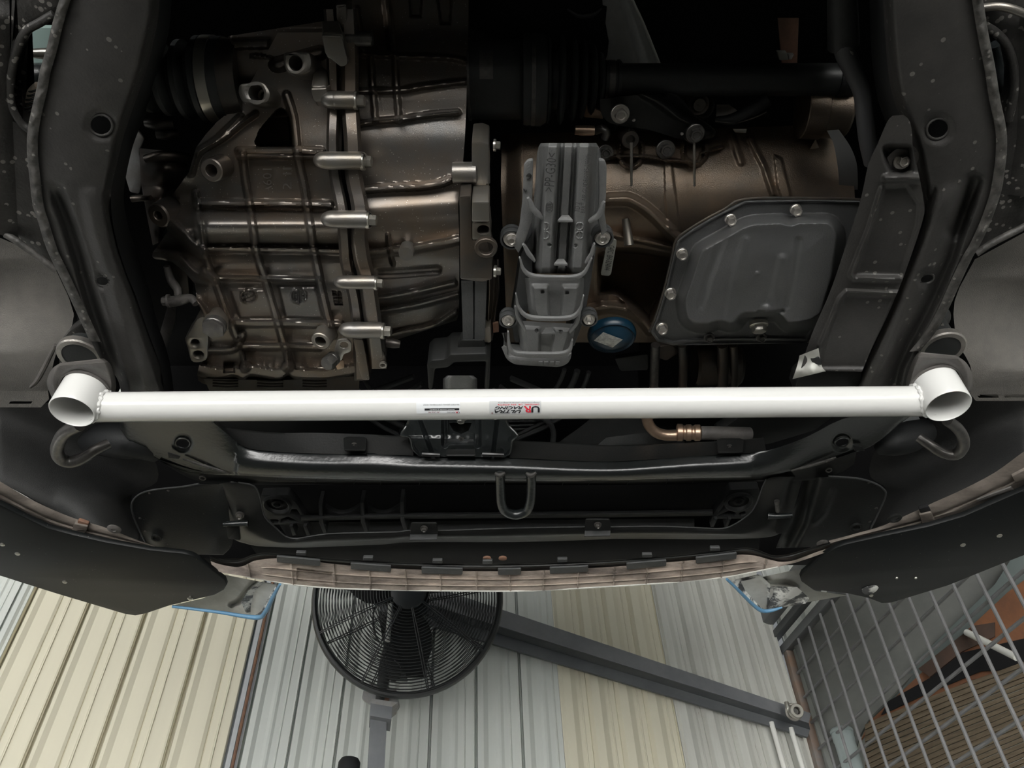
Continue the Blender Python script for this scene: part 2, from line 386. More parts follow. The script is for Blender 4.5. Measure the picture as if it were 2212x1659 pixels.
def relief(name, L, R, hf, nu, nv, mat, parent=None, skirt=.025, ang=50, smooth=0, cut=None):
    """sheet spanned between a left and a right pixel line, hf(X,Y,U,V) gives its height; the rim is carried on away from the view"""
    def res(p):
        p = cr(p, smooth) if smooth else np.array(p, float)
        s = np.concatenate([[0], np.cumsum(np.hypot(*(np.diff(p, axis=0).T)))]); s /= s[-1]
        v = np.linspace(0, 1, nv+1); return np.stack([np.interp(v, s, p[:, 0]), np.interp(v, s, p[:, 1])], -1)
    l, r = res(L), res(R); u = np.linspace(0, 1, nu+1)
    X = l[:, 0][:, None]*(1-u)+r[:, 0][:, None]*u; Y = l[:, 1][:, None]*(1-u)+r[:, 1][:, None]*u
    U = np.broadcast_to(u, X.shape); V_ = np.broadcast_to(np.linspace(0, 1, nv+1)[:, None], X.shape)
    H = hf(X, Y, U, V_)+0*X
    W = Pn(X, Y, H).reshape(-1, 3); n1 = nu+1
    idx = np.arange(len(W)).reshape(nv+1, n1)
    q = np.stack([idx[:-1, :-1], idx[:-1, 1:], idx[1:, 1:], idx[1:, :-1]], -1)
    if cut is not None:
        keep = ~cut((X[:-1, :-1]+X[1:, 1:])/2, (Y[:-1, :-1]+Y[1:, 1:])/2); q = q[keep]
    Fc = q.reshape(-1, 4).tolist()
    if skirt:
        cnt = {}
        for f in Fc:
            for k in range(4):
                e = (f[k], f[(k+1) % 4]); 
                if (e[1], e[0]) in cnt: del cnt[(e[1], e[0])]
                else: cnt[e] = 1
        mp = {}; V2 = W.tolist(); c = np.array([0, 0, CZ])
        def dn(i):
            if i not in mp:
                mp[i] = len(V2); d = W[i]-c; V2.append((c+d*(1+skirt/np.linalg.norm(d))).tolist())
            return mp[i]
        for a, b in list(cnt): Fc.append([b, a, dn(a), dn(b)])
        W = V2
    return obj(name, W, Fc, mat, parent, ang)
def loft(name, secs, mat, parent=None, sub=6, su=1, thick=0, ang=45, closed_u=False):
    """secs: list of rows of (px,py,h); Catmull-Rom along and (su) across"""
    rows = []
    for s_ in secs:
        q = np.array([tuple(P(*t)) for t in s_]); rows.append(cr(q, su, closed_u) if su > 1 else q)
    A = np.array(rows); n, m = A.shape[:2]
    B = cr(A.reshape(n, -1), sub).reshape(-1, m, 3) if sub > 1 else A
    n = len(B); Fc = []
    for i in range(n-1):
        for k in range(m if closed_u else m-1):
            l = (k+1) % m; Fc.append((i*m+k, i*m+l, (i+1)*m+l, (i+1)*m+k))
    if not thick: return obj(name, B.reshape(-1, 3), Fc, mat, parent, ang)
    bm = bmesh.new(); vs = [bm.verts.new(v) for v in B.reshape(-1, 3)]
    for f in Fc: bm.faces.new([vs[i] for i in f])
    bmesh.ops.recalc_face_normals(bm, faces=bm.faces[:])
    bmesh.ops.solidify(bm, geom=bm.faces[:], thickness=thick)
    return bmobj(name, bm, mat, parent, ang)
def text_geo(s, size, xs=1., shear=0., bold=0.):
    cu = bpy.data.curves.new('t', 'FONT'); cu.body = s; cu.size = size; cu.align_x = 'CENTER'; cu.align_y = 'CENTER'; cu.shear = shear; cu.offset = bold; cu.resolution_u = 2
    ob = bpy.data.objects.new('t', cu); me = bpy.data.meshes.new_from_object(ob)
    V = [(v.co.x*xs, v.co.y) for v in me.vertices]; Fc = [tuple(p.vertices) for p in me.polygons]
    bpy.data.objects.remove(ob); bpy.data.curves.remove(cu); bpy.data.meshes.remove(me); return V, Fc
def lettering(name, s, fn, size, mat, parent=None, xs=1., shear=0., width=None):
    """flat print: fn(x,y) puts the 2-D glyph outline on the surface (metres)"""
    V, Fc = text_geo(s, size, xs, shear)
    if width:
        w = max(v[0] for v in V)-min(v[0] for v in V); V = [(v[0]*width/w, v[1]) for v in V]
    return obj(name, [fn(x, y) for x, y in V], Fc, mat, parent)
def on_px(cx, cy, h, ux, uy, off=.0012):   # glyph placed along photo directions ux (text right), uy (text up) on height h
    o = P(cx, cy, h); a = (P(cx+ux[0], cy+ux[1], h)-o).normalized(); b = (P(cx+uy[0], cy+uy[1], h)-o).normalized()
    return lambda x, y: o+a*x+b*y+DOWN*off
# ================================================================== THE SHOP
Y0 = 2.70
def wline(x15, off):                    # a plumb line on the cladding, given where it crosses photo row 1500
    vx, vy = 1025.0, -720.0
    a = Wl(x15, 1500, Y0-off); x2 = x15+(vx-x15)*(1500-1250)/(1500-vy); b = Wl(x2, 1250, Y0-off)
    d = (b-a)/(b.z-a.z); return a+d*(0.0-a.z), a+d*(4.1-a.z)
def panel(name, prof, mat, parent):
    V = []
    for x, o in prof:
        lo, hi = wline(x, o); V += [lo, hi]
    n = len(prof); V += [v+Vector((0, .012, 0)) for v in V]
    Fc = [(2*i, 2*i+2, 2*i+3, 2*i+1) for i in range(n-1)]+[(2*n+2*i, 2*n+2*i+1, 2*n+2*i+3, 2*n+2*i+2) for i in range(n-1)]
    for i in range(n-1): Fc += [(2*i, 2*n+2*i, 2*n+2*i+2, 2*i+2), (2*i+1, 2*i+3, 2*n+2*i+3, 2*n+2*i+1)]
    Fc += [(0, 1, 2*n+1, 2*n), (2*n-2, 2*n-1, 4*n-1, 4*n-2)]
    return obj(name, V, Fc, mat, parent, 20)
def ribs_wide(x0, x1, p):               # pan cladding: deep seam, broad pan, two small stiffeners
    pr = [(x0, 0)]; x = x0
    while x < x1-p*.3:
        for f, o in ((.0, .002), (.025, -.030), (.07, -.030), (.085, .012), (.14, .013), (.24, .002), (.34, .002), (.42, .006), (.50, .006), (.55, .0), (.565, -.005), (.58, 0), (.68, .0), (.69, .006), (.71, .006), (.72, 0), (.90, .001), (.97, .004)):
            if x+f*p < x1: pr.append((x+f*p, o))
        x += p
    pr.append((x1, 0)); return pr
def ribs_mid(x0, x1, p):
    pr = [(x0, 0)]; x = x0
    while x < x1-p*.2:
        for f, o in ((.0, .006), (.02, -.022), (.05, -.022), (.07, .011), (.20, .011), (.30, 0), (.46, 0), (.53, .005), (.58, .005), (.64, 0), (.76, 0), (.785, .004), (.81, 0), (.96, 0.002)):
            if x+f*p < x1: pr.append((x+f*p, o))
        x += p
    pr.append((x1, 0)); return pr
def ribs_trap(x0, x1, p):
    pr = [(x0, 0)]; x = x0
    while x < x1-p*.2:
        for f, o in ((.04, 0), (.16, .012), (.44, .013), (.62, .001), (.74, 0), (.76, .003), (.79, .003), (.81, 0), (.96, 0), (.985, -.006)):
            if x+f*p < x1: pr.append((x+f*p, o))
        x += p
    pr.append((x1, 0)); return pr
wf = thing('wall_front', 'ribbed sheet metal shop wall behind the fan', 'wall'); wf['kind'] = 'structure'
o = panel('cladding_panel', ribs_mid(-900, -38, 92), 'wall_grey', wf); o['label'] = 'pale grey cladding sheet at the far left'
o = panel('cladding_panel', ribs_wide(-36, 513, 142), 'wall_cream', wf); o['label'] = 'cream cladding sheet left of the rusty rod'
o = panel('cladding_panel', ribs_mid(545, 1208, 96), 'wall_grey', wf); o['label'] = 'pale grey cladding sheet behind the fan'
o = panel('cladding_panel', ribs_trap(1209, 1451, 60), 'wall_cream', wf); o['label'] = 'cream cladding sheet right of the fan'
o = panel('cladding_panel', ribs_trap(1452, 1716, 55), 'wall_dirty', wf); o['label'] = 'stained grey cladding sheet beside the mesh cage'
o = panel('cladding_panel', ribs_trap(1730, 3300, 60), 'wall_grey', wf); o['label'] = 'grey cladding sheet behind the mesh cage'
lo, hi = wline(529, -.02); lo2, hi2 = wline(508, -.04)
o = panel('wall_post', [(512, .002), (515, -.03), (519, -.03), (521, .004), (531, .006), (534, -.004), (538, -.004), (545, .0)], 'corner_post', wf)
lo, hi = wline(536, .012); tube('rusty_rod', [lo, hi], .0055, 'rust', wf, 8)
# floor, ceiling, right-hand room behind the cage
def slab(name, x0, x1, y0, y1, z0, z1, mat):
    o = bevbox(name, ((x0+x1)/2, (y0+y1)/2, (z0+z1)/2), ((x1-x0)/2, 0, 0), (0, (y1-y0)/2, 0), (0, 0, (z1-z0)/2), mat, None, 0); o['kind'] = 'structure'; return o
slab('floor', -6, 6, -2.6, 4.2, -.2, 0, 'concrete')
slab('pavement', -9, 9, -13, -2.6, -.2, 0, 'apron_concrete')
slab('ceiling', -6, 6, -1.5, 4.2, 4.10, 4.2, 'roof')
# ---- mesh cage on the right
CC = Vector((1.0903, 2.8854, 0)); cd = Vector((.17, -1, 0)).normalized(); cn = Vector((cd.y, -cd.x, 0))
def cgp(s, z, out=0): return CC+cd*s+Vector((0, 0, CZ+z))+cn*out    # cn points to the left of the cage run
cage = thing('mesh_cage', 'tall grey steel mesh cage along the right of the shop', 'cage')
for k in range(22):
    s = .119+.0955*k; o = tube('rod', [cgp(s, -1.28, .006), cgp(s, 1.452, .006)], .0052, 'rod_grey', cage, 8)
for k in range(29):
    z = 1.356-.094*k; tube('cross_wire', [cgp(.01, z, -.006), cgp(2.4, z, -.006)], .0052, 'rod_grey', cage, 8)
beam('top_rail', cgp(-.02, 1.468), cgp(2.4, 1.468), .03, .035, 'grey_steel', cage)
o = beam('corner_post', cgp(.012, -1.28), cgp(.012, 1.45), .03, .03, 'rod_rusty', cage, cd); o['label'] = 'rusty corner post'
beam('upper_rail', cgp(-.06, 1.53, .02), cgp(2.4, 1.53, .02), .03, .03, 'dark_steel', cage)
beam('header_rail', cgp(-.13, 1.60, .05), cgp(2.4, 1.60, .05), .05, .06, 'grey_steel', cage)
beam('wall_angle', cgp(-.05, -1.28, .055), cgp(-.05, 1.56, .055), .06, .05, 'dark_steel', cage, cd)
# ---- what is stored behind the mesh
def cgx(px, py, out):                   # photo point on a plane behind the cage
    r = ray(px, py); q = CC-cn*out; t = q.dot(cn)/r.dot(cn); return Vector((r.x*t, r.y*t, CZ+r.z*t))
class CPl:
    def __init__(s, out): s.n = -cn; s.out = out
    def at(s, px, py): return cgx(px, py, s.out)
class OPl:                               # plane through three photo points at given distances behind the mesh
    def __init__(s, *q):
        p = [cgx(*t) for t in q]; s.o = p[0]; s.n = (p[1]-p[0]).cross(p[2]-p[0]).normalized()
        if s.n.y < 0: s.n = -s.n
    def at(s, px, py):
        r = ray(px, py); c = Vector((0, 0, CZ)); t = (s.o-c).dot(s.n)/r.dot(s.n); return c+r*t
pb0 = OPl((1740,1440,.02),(1806,1640,.02),(2200,1200,.60)); pb2 = OPl((1850,1590,.09),(1860,1680,.09),(2200,1300,.44))
if True:
    bd = plate('board', [(1718,1400),(1760,1340),(1800,1290),(1900,1200),(2060,1080),(2330,1000),(2330,1130),(2170,1264),(1880,1555),(1856,1600),(1836,1700),(1816,1700)], pb0, .012, 'board_grey')
    tag(bd, 'pale grey board standing behind the cage mesh', 'board')
    o = plate('sheet', [(2240, 1120), (2330, 1130), (2200, 1270), (1880, 1560), (1846, 1600), (1826, 1590), (1875, 1530), (2150, 1262)], OPl((1850,1590,.115),(1860,1680,.115),(2200,1250,.50)), .004, 'teal_sheet')
    tag(o, 'thin dull teal sheet along the edge of the grey board', 'sheet')
    o = plate('carton', [(2330, 1170), (2330, 1430), (2100, 1470), (1900, 1560), (1870, 1590), (1862, 1600), (1880, 1560), (2180, 1280)], pb2, .015, 'orange_card'); tag(o, 'orange cardboard carton behind the mesh above the timber', 'carton')
    pb3 = OPl((1850,1590,.075),(1860,1680,.075),(2200,1300,.42))
    o = plate('box', [(2300, 1360), (2330, 1440), (2120, 1450), (1990, 1505), (1905, 1545), (1920, 1515), (2010, 1465), (2080, 1410)], pb3, .008, 'bay_black'); tag(o, 'black box lying on top of the timber stack', 'box')
    o = plate('carton', [(2105, 1352), (2150, 1345), (2150, 1376), (2080,1408), (2010, 1463), (1985, 1445)], pb3, .008, 'brown_card'); tag(o, 'dark brown carton behind the white plastic tube', 'carton')
    a, b = cgx(2088, 1366, .30), cgx(2196, 1420, .30); tb0 = tube('tube', [a, b], .011, 'cable_white', None, 12); tag(tb0, 'white plastic tube poking out over the cartons', 'tube')
    tb = thing('timber_stack', 'stack of rough brown timber boards behind the mesh', 'timber')
    y0 = [(1872, 1566), (1900, 1552), (2060, 1487), (2210, 1432), (2330, 1395)]
    nb = 24
    for k in range(nb):
        d0 = 13.5*k; d1 = 13.5*(k+1)-1.6+random.uniform(-1, .6); out = random.uniform(-.006, .006)
        xl = 1872+max(0, k-7)*9; q0 = [(xl, float(np.interp(xl, [a for a, b in y0], [b for a, b in y0])))]+[(a, b) for a, b in y0 if a > xl+5]
        up = [(x, y+d0*(1-(x-1745)/3200)) for x, y in q0]; dn = [(x, y+d1*(1-(x-1745)/3200)) for x, y in q0][::-1]
        pq = OPl((1850,1600,.055+out),(1860,1680,.055+out),(2200,1450,.36+out)); plate('plank', up+dn, pq, .014, 'wood', tb, bev=.001)
    dr = thing('drum', 'pale blue plastic drum at the foot of the cage corner', 'drum')
    c = cgx(1836, 1640, .035); lathe('body', [(.034, -.5), (.035, -.06), (.035, -.03), (.037, -.025), (.037, 0)], c+Vector((0, 0, .085)), Vector((0, 0, 1)), 'blue_drum', dr)
    lathe('lid', [(.039, 0), (.040, .008), (.036, .014), (.0001, .026)], c+Vector((0, 0, .085)), Vector((0, 0, 1)), 'blue_drum', dr)
wr = bevbox('wall_right', (2.9, 0, 2.05), (.05, 0, 0), (0, 4.2, 0), (0, 0, 2.05), 'wall_side', None, 0); wr['kind'] = 'structure'
# ---- diagonal brace across the wall
br = thing('diagonal_brace', 'dark grey steel angle bracing diagonally across the wall behind the fan', 'brace')
def strip(name, a, b, c, d, y0a, y0b, th, mat, parent):
    V = [Wl(*a, Y0-y0a), Wl(*b, Y0-y0a), Wl(*c, Y0-y0b), Wl(*d, Y0-y0b)]; n = Vector((-RY, 1, 0)).normalized()
    V += [v+n*th for v in V]; return obj(name, V, [(0,1,2,3), (7,6,5,4), (0,4,5,1), (1,5,6,2), (2,6,7,3), (3,7,4,0)], mat, parent)
strip('front_flange', (820, 1228), (1752, 1541), (1747, 1562), (820, 1272), .10, .10, .006, 'grey_steel', br)
strip('shaded_web', (820, 1272), (1747, 1562), (1750, 1576), (820, 1290), .10, .055, .006, 'dark_steel', br)  # underside of the angle, its shade put into a darker steel colour
strip('rear_flange', (820, 1290), (1750, 1574), (1745, 1592), (820, 1318), .055, .05, .012, 'dark_steel', br)  # dark lower strip where the brace casts its shadow, coloured as steel
cl = thing('pipe_clamp', 'bright steel eye bolt clamp where the brace meets the cage', 'clamp')
q = Wl(1717, 1537, Y0-.17); nn = Vector((.1, -1, -.25)).normalized()
ring('eye', .024, .012, .02, q, nn, 'zinc', cl)
tube('stud', [q+nn*-.03, q+nn*.006], .010, 'bolt_dark', cl)
ring('washer', .030, .011, .004, q-nn*.012, nn, 'steel', cl)
tube('pin', [Wl(1699, 1517, Y0-.16), Wl(1703, 1532, Y0-.16), Wl(1712, 1548, Y0-.15)], .0085, 'zinc', cl, 12, 4)
for x, y, k in ((1666, 1560, 'left'), (1708, 1572, 'right')):
    lo, hi = wline(x-(1565-1500)*.318*1.0, .05); a = Wl(x, y, Y0-.05); d = (lo-hi).normalized()
    o = tube('conduit', [a, a+d*2.1], .009, 'cable_white', None, 12); tag(o, 'thin white conduit below the brace, the %s of the pair' % ('one farther from the cage' if k == 'left' else 'one nearer the cage'), 'conduit', 'white conduits on the wall')
# ---- fan
fn = thing('fan', 'large black wire-cage workshop fan on a wall post', 'fan')
fc = Wl(883, 1290, 2.30); fz = (Vector((0, 0, CZ))-fc).normalized(); fz = (fz+Vector((0, -.15, .18))).normalized()
fx = Vector((0, 0, 1)).cross(fz).normalized()*1; fy = fz.cross(fx); FR = .299
def fp(r, t, z): return fc+fx*(r*math.cos(t))+fy*(r*math.sin(t))+fz*z
def circ(r, z, n=48): return [fp(r, 2*math.pi*k/n, z) for k in range(n)]
def guard(name, sgn):
    V = []; Fc = []
    for k in range(27):
        r = .055+(FR-.058)*k/26; z = sgn*(.085-.055*(r/FR)**2.5); v, f = tube_geo(circ(r, z), .0016, 5, False, 0, True); n = len(V); V += v; Fc += [tuple(i+n for i in q) for q in f]
    o = obj(name, V, Fc, 'fan_black', fn); return o
guard('front_guard', 1); guard('rear_guard', -1)
tube('rim', circ(FR, 0, 64), .011, 'fan_black', fn, 10, 0, True, flat=(fz, 1.6))
for s_ in (1, -1):
    for k in range(9):
        t0 = 2*math.pi*(k+.18+(.12 if s_ < 0 else 0))/9
        for dt in (-.035, .035):
            tube('spoke', [fp(r, t0+dt*(1.2-r/FR), s_*(.089-.055*(r/FR)**2.5)) for r in (.05, .12, .18, .24, FR-.004)], .002, 'fan_black', fn, 6)
lathe('badge', [(.055, 0), (.055, .006), (.05, .009), (.0001, .01)], fc+fz*.082, fz, 'fan_black', fn)
lathe('motor', [(.02, -.20), (.065, -.19), (.07, -.10), (.068, -.06), (.03, -.05), (.03, -.02)], fc, fz, 'fan_black', fn)
lathe('hub', [(.03, -.025), (.034, -.02), (.034, .02), (.028, .03), (.0001, .032)], fc, fz, 'fan_black', fn)
for k in range(3):
    t0 = 2*math.pi*(k/3)-math.pi/2+.20; g = []
    for i in range(7):
        r = .03+.22*i/6; w = .25+.9*math.sin(math.pi*min(1, (i+1)/6.2))**.8*(.22/(r+.12))
        g.append([fp(r, t0+w*(j/4-.5), .028-.056*(j/4)) for j in range(5)])
    V = [p for row in g for p in row]; Fc = [(i*5+j, i*5+j+1, i*5+j+6, i*5+j+5) for i in range(6) for j in range(4)]
    bm = bmesh.new(); vs = [bm.verts.new(v) for v in V]; [bm.faces.new([vs[i] for i in f]) for f in Fc]; bmesh.ops.solidify(bm, geom=bm.faces[:], thickness=.0015); bmobj('blade', bm, 'fan_black', fn)
# post that carries the fan
top = Wl(868, 1330, 2.50); b1 = Wl(822, 1500, 2.53); b2 = Wl(815, 1545, 2.53)
tube('neck', [top, Wl(840, 1420, 2.52), b1, Wl(819, 1540, 2.53)], [.030, .028, .015, .015], 'fan_black', fn, 14, 3)
bevbox('yoke_box', Wl(848, 1395, 2.5), fx*.03, Vector((0, .03, 0)), Vector((-.03, 0, .11)), 'fan_black', fn)
tube('cord', [Wl(*t, 2.33) for t in ((842, 1294), (812, 1310), (806, 1340), (812, 1375), (826, 1391), (842, 1389))], .003, 'fan_black', fn, 8, 5)
tube('cord', [Wl(*t, 2.45) for t in ((852, 1425), (866, 1440), (864, 1462), (850, 1472), (842, 1466))], .003, 'fan_black', fn, 8, 5)
lt = [Wl(*t, 2.345) for t in ((848, 1262), (843, 1320), (837, 1386))]; o = tube('tube_lamp', lt, .0085, 'cable_white', None, 10); tag(o, 'slim white tube standing behind the fan guard', 'tube')
ps = thing('fan_post', 'grey steel box post with a welded clamp plate holding the fan', 'post')
class WPl:
    def __init__(s, y0): s.y0 = y0; s.n = Vector((-RY, 1, 0)).normalized()
    def at(s, px, py): return Wl(px, py, s.y0)
plate('clamp_plate', [(797, 1478), (855, 1492), (860, 1512), (863, 1528), (855, 1537), (838, 1533), (820, 1526), (800, 1523), (785, 1514), (783, 1502)], WPl(2.55), .008, 'clamp_grey', ps, smooth=3)
tube('pipe_end', [Wl(826, 1519, 2.52), Wl(823, 1536, 2.53)], .0155, 'fan_black', ps, 14)
o = plate('weld', [(815, 1503), (840, 1500), (839, 1517), (833, 1519), (819, 1520), (813, 1522)], WPl(2.54), .006, 'rust', ps, smooth=2)
plate('cap', [(800, 1535), (856, 1543), (843, 1553), (800, 1547)], WPl(2.50), .09, 'clamp_grey', ps)
plate('sleeve', [(798, 1545), (844, 1553), (842, 1580), (797, 1572)], WPl(2.49), .09, 'grey_steel', ps); 
plate('post', [(799, 1560), (834, 1560), (821, 1800), (786, 1800)], WPl(2.50), .075, 'grey_steel', ps)
# dark object at the bottom edge of the frame
hm = lathe('speaker', [(.02, -.12), (.032, -.1), (.032, -.01), (.026, 0), (.0001, .004)], Wl(756, 1640, 2.45), (0, 0, 1), 'matt_black', None); tag(hm, 'small dark knob at the bottom edge beside the grey post', 'knob'); hm.name = 'knob'
# ================================================================== CAR SHELL (what encloses the engine bay)
car = thing('car_body', 'dark body shell of the lifted car above the engine bay', 'car')
def shell(name, c, hx, hy, hz, mat='bay_black', bev=0): return bevbox(name, (c[0], c[1], CZ+c[2]), (hx, 0, 0), (0, hy, 0), (0, 0, hz), mat, car, bev)
shell('bonnet', (0, .45, 1.42), .94, .91, .01)
shell('firewall', (0, -.02, 1.15), .86, .01, .27)
shell('floor_pan', (0, -1.2, .98), .86, 1.15, .02, 'matt_black')
shell('unseen_crossmember', (0, .11, .885), .46, .06, .112, 'matt_black', .01)  # unseen; placed and sized to block low rear light from the upper bay
for s_ in (-1, 1): shell('wing', (s_*.90, .42, 1.17), .01, .80, .27)
o = shell('bumper_skin', (0, 1.33, 1.16), .88, .012, .26, 'blue_edge'); o['label'] = 'pale blue painted bumper skin'
shell('bumper_foam', (0, 1.31, 1.135), .88, .012, .285)
# ================================================================== SIDE RAILS OF THE SUBFRAME
def rail(side):
    right = side == 'right'
    nm = 'right' if right else 'left'
    t = thing('subframe_rail', ('black stamped subframe rail beside the gearbox, ending at the white post' if not right else
        'black stamped subframe rail overlapped by the long gusset plate beside the oil pan'), 'rail', 'subframe rails')
    if not right:
        O = [(140,-30),(116,50),(104,101),(89,152),(82,190),(73,228),(63,278),(61,329),(66,380),(73,440),(84,476),(104,539),(127,587),(152,640),(173,686),(197,737),(221,782),(252,815),(262,850)]
        I = [(346,-30),(342,38),(329,101),(316,152),(294,215),(268,291),(253,354),(241,405),(240,440),(243,476),(253,527),(273,590),(294,640),(311,691),(329,742),(347,792),(355,850)]
        W = [(372,-30),(366,60),(352,120),(338,180),(318,240),(292,300),(276,360),(268,410),(268,440),(275,480),(290,530),(310,590),(326,640),(340,700),(355,740),(368,790),(376,850)]
        g1 = [(113,385),(130,440),(150,490),(172,560),(195,640),(222,720),(250,800),(262,850)]
        g2 = [(196,420),(212,500),(238,580),(262,660),(288,740),(318,830)]
        holes = [(218,270,24,21,.35),(222,607,14,10,.2)]
        dent = None
    else:
        O = [(1905,-30),(1912,76),(1918,152),(1930,215),(1950,262),(1972,320),(1985,370),(1994,420),(1996,451),(1994,476),(1975,535),(1946,603),(1928,648),(1910,694),(1882,754),(1856,810),(1838,850)]
        I = [(2116,-30),(2133,76),(2146,139),(2158,215),(2171,278),(2172,329),(2166,380),(2160,413),(2148,451),(2133,489),(2115,527),(2098,556),(2070,615),(2047,666),(2019,716),(1985,758),(1961,815),(1952,850)]
        W = [(1878,-30),(1880,76),(1886,152),(1896,215),(1915,270),(1935,330),(1950,380),(1960,425),(1960,455),(1955,480),(1935,535),(1905,603),(1890,648),(1870,694),(1850,754),(1830,810),(1815,850)]
        g1 = [(2098,410),(2080,470),(2050,560),(2015,640),(1990,690),(1962,740),(1938,790),(1925,850)]
        g2 = [(2050,410),(2030,470),(1998,560),(1964,650),(1930,730),(1898,800),(1880,850)]
        holes = [(2026,278,24,20,-.5),(2002,602,15,9,-.35)]
        dent = [(2105,395),(2090,440),(2062,500)]
    def hf(X, Y, U, V):
        u = U if not right else 1-U          # 0 at the outer edge
        h = .778-.006*np.sin(np.pi*U)
        h = h+.03*sst((u-.86)/.14)**2
        on = sst((Y-380)/70)
        h = h+.016*rb(X, Y, g1, 22, 20)*on-.006*rb(X, Y, g2, 30, 26)*on
        h = h+.012*rb(X, Y, cr([(a+ (34 if not right else -34)*1.0, b) for a, b in g2], 3), 12, 12)*on
        if dent: h = h+.012*rb(X, Y, dent, 26, 22)
        for cx, cy, rx, ry, ro in holes: h = h+.004*dc(X, Y, cx, cy, rx*1.7, rx*.9)
        return h
    def cut(X, Y):
        m = np.zeros(X.shape, bool)
        for cx, cy, rx, ry, ro in holes: m |= inside(X, Y, ell(cx, cy, rx, ry, ro))
        return m
    relief('rail_shell', O, I, hf, 60, 190, 'rail_paint', t, .012, 60, 3, cut)
    if not right: relief('inner_wall', I, W, lambda X, Y, U, V: .81+.10*U, 8, 60, 'matt_black', t, .01, 60, 3)
    else: relief('inner_wall', W, O, lambda X, Y, U, V: .81+.10*(1-U), 8, 60, 'matt_black', t, .01, 60, 3)
    for cx, cy, rx, ry, ro in holes:
        e = ell(cx, cy, rx+1, ry+1, ro, 40); tube('hole_rim', [P(x, y, .7765) for x, y in e], 2.6*mpp(cx, cy, .776), 'rail_paint', t, 8, 0, True)
    # rough weld flange along the outer edge
    ed = O if not right else I; s_ = 1 if not right else -1
    fl = [(x-3*s_, y) for x, y in ed]; fr = [(x+21*s_, y+2) for x, y in ed]
    def hfl(X, Y, U, V):
        b = np.sin(Y*.11)*np.sin(Y*.037+X*.05)+.35*np.sin(Y*.27+X*.31)*np.sin(Y*.043)
        return .7725-.0026*np.sin(np.pi*U)-.0013*b*np.sin(np.pi*U)
    k0, k1 = (0, 16) if not right else (0, 16)
    relief('edge_flange', fl[:k1] if not right else fr[:k1], fr[:k1] if not right else fl[:k1], hfl, 8, 220, 'rail_edge', t, .012, 60, 3)
    # upper half of the box section, added dark to keep the holes in shade
    up = [(x, y) for x, y in O]+[(x, y) for x, y in I[::-1]]
    plate('upper_shell', [(x, y) for x, y in cr(O, 2)]+[(x, y) for x, y in cr(I[::-1], 2)], .86, .004, 'matt_black', t)
    return t
rl = rail('left'); rr = rail('right')
# ---- dished mount plates with the bushings above them
def mount(side):
    L = side == 'left'
    t = thing('mount_plate', 'dusty grey eye plate around the white bar post at the %s end' % ('gearbox' if L else 'gusset plate'), 'bracket', 'strut mount plates')
    c0 = P(155, 890, .690) if L else P(2049, 878, .690); R_h = 47.5*depth(c0)/F+.0032; hp_ = .733
    hole = [proj((c0.x+R_h*math.cos(t), c0.y+R_h*math.sin(t), CZ+hp_)) for t in np.linspace(0, 2*math.pi, 49)[:-1]]
    hx, hy = np.mean(hole, axis=0)
    if L:
        L_ = [(130,784),(114,795),(104,812),(101,830),(108,850),(116,868),(124,880)]; R_ = [(224,774),(238,786),(246,806),(250,822),(251,836),(248,850),(244,880)]
    else:
        L_ = [(1983,760),(1972,778),(1965,796),(1960,812),(1957,828),(1957,845),(1962,868)]; R_ = [(2066,768),(2086,782),(2098,802),(2102,822),(2101,838),(2094,852),(2084,868)]
    def hf(X, Y, U, V):
        d = np.hypot(X-hx, (Y-hy)*1.25); return hp_-.001+.004*sst((66-d)/16)+.03*sst((np.abs(U-.5)-.40)/.1)**2+.02*sst((.12-V)/.12)
    relief('eye_plate', L_, R_, hf, 70, 70, 'mount_dirty', t, .02, 60, 3, lambda X, Y: inside(X, Y, hole))
    tube('eye_rim', [P(x, y, hp_+.002) for x, y in hole], .0022, 'mount_dirty', t, 8, 0, True)
    bx, by = (172, 772) if L else (2036, 757)
    p = P(bx, by, .80); up = Vector((0, 0, 1))
    b = lathe('bush_ring', [(.030, 0), (.032, .002), (.032, .010), (.030, .012), (.024, .012), (.024, 0), (.030, 0)], p, up, 'steel', t, 36, cap=False)
    lathe('bush', [(.024, .001), (.024, .05), (.034, .06), (.034, .09), (.001, .09)], p, up, 'rubber', t, 30)
    # speckled shock tower flange just behind
    if L: q = [(127,742),(150,716),(175,698),(196,740),(206,775),(150,790),(128,800)]
    else: q = [(2010,712),(2032,690),(2052,722),(2068,748),(2072,785),(2020,770),(1990,760)]
    plate('tower_flange', q, .825, .02, 'arm_paint', t, r=6)
    return t
mount('left'); mount('right')
# ---- lower arms with their big openings
al = thing('control_arm', 'black mud-spotted control arm around the cream sleeve at the gearbox side', 'arm', 'control arms')
def armhf(X, Y, U, V): return .80-.012*np.sin(np.pi*U)+.02*sst((40-Y)/50)
relief('arm_plate', [(-90,-40),(-90,120),(-90,300),(-90,470)], [(20,-40),(22,160),(30,320),(40,523)], armhf, 30, 60, 'arm_paint', al, .02)
plate('arm_web', [(20,-40),(150,-40),(130,30),(108,42),(84,52),(58,66),(40,100),(30,140),(22,180),(24,225),(36,255),(60,275),(80,300),(90,420),(135,592),(122,585),(76,551),(38,523),(10,508)], .80, .03, 'arm_paint', al, bev=.006)
ptube('arm_lip', [(12,506,.795),(38,522,.793),(76,550,.792),(122,584,.79)], 8, 'rail_edge', al, 10, 3)
ptube('opening_lip', [(118,30,.80),(84,50,.80),(56,68,.80),(36,110,.80),(24,170,.80),(25,225,.80),(46,265,.80),(64,280,.80)], 9, 'arm_paint', al, 10, 4)
ar = thing('control_arm', 'black mud-spotted control arm at the oil-pan side', 'arm', 'control arms')
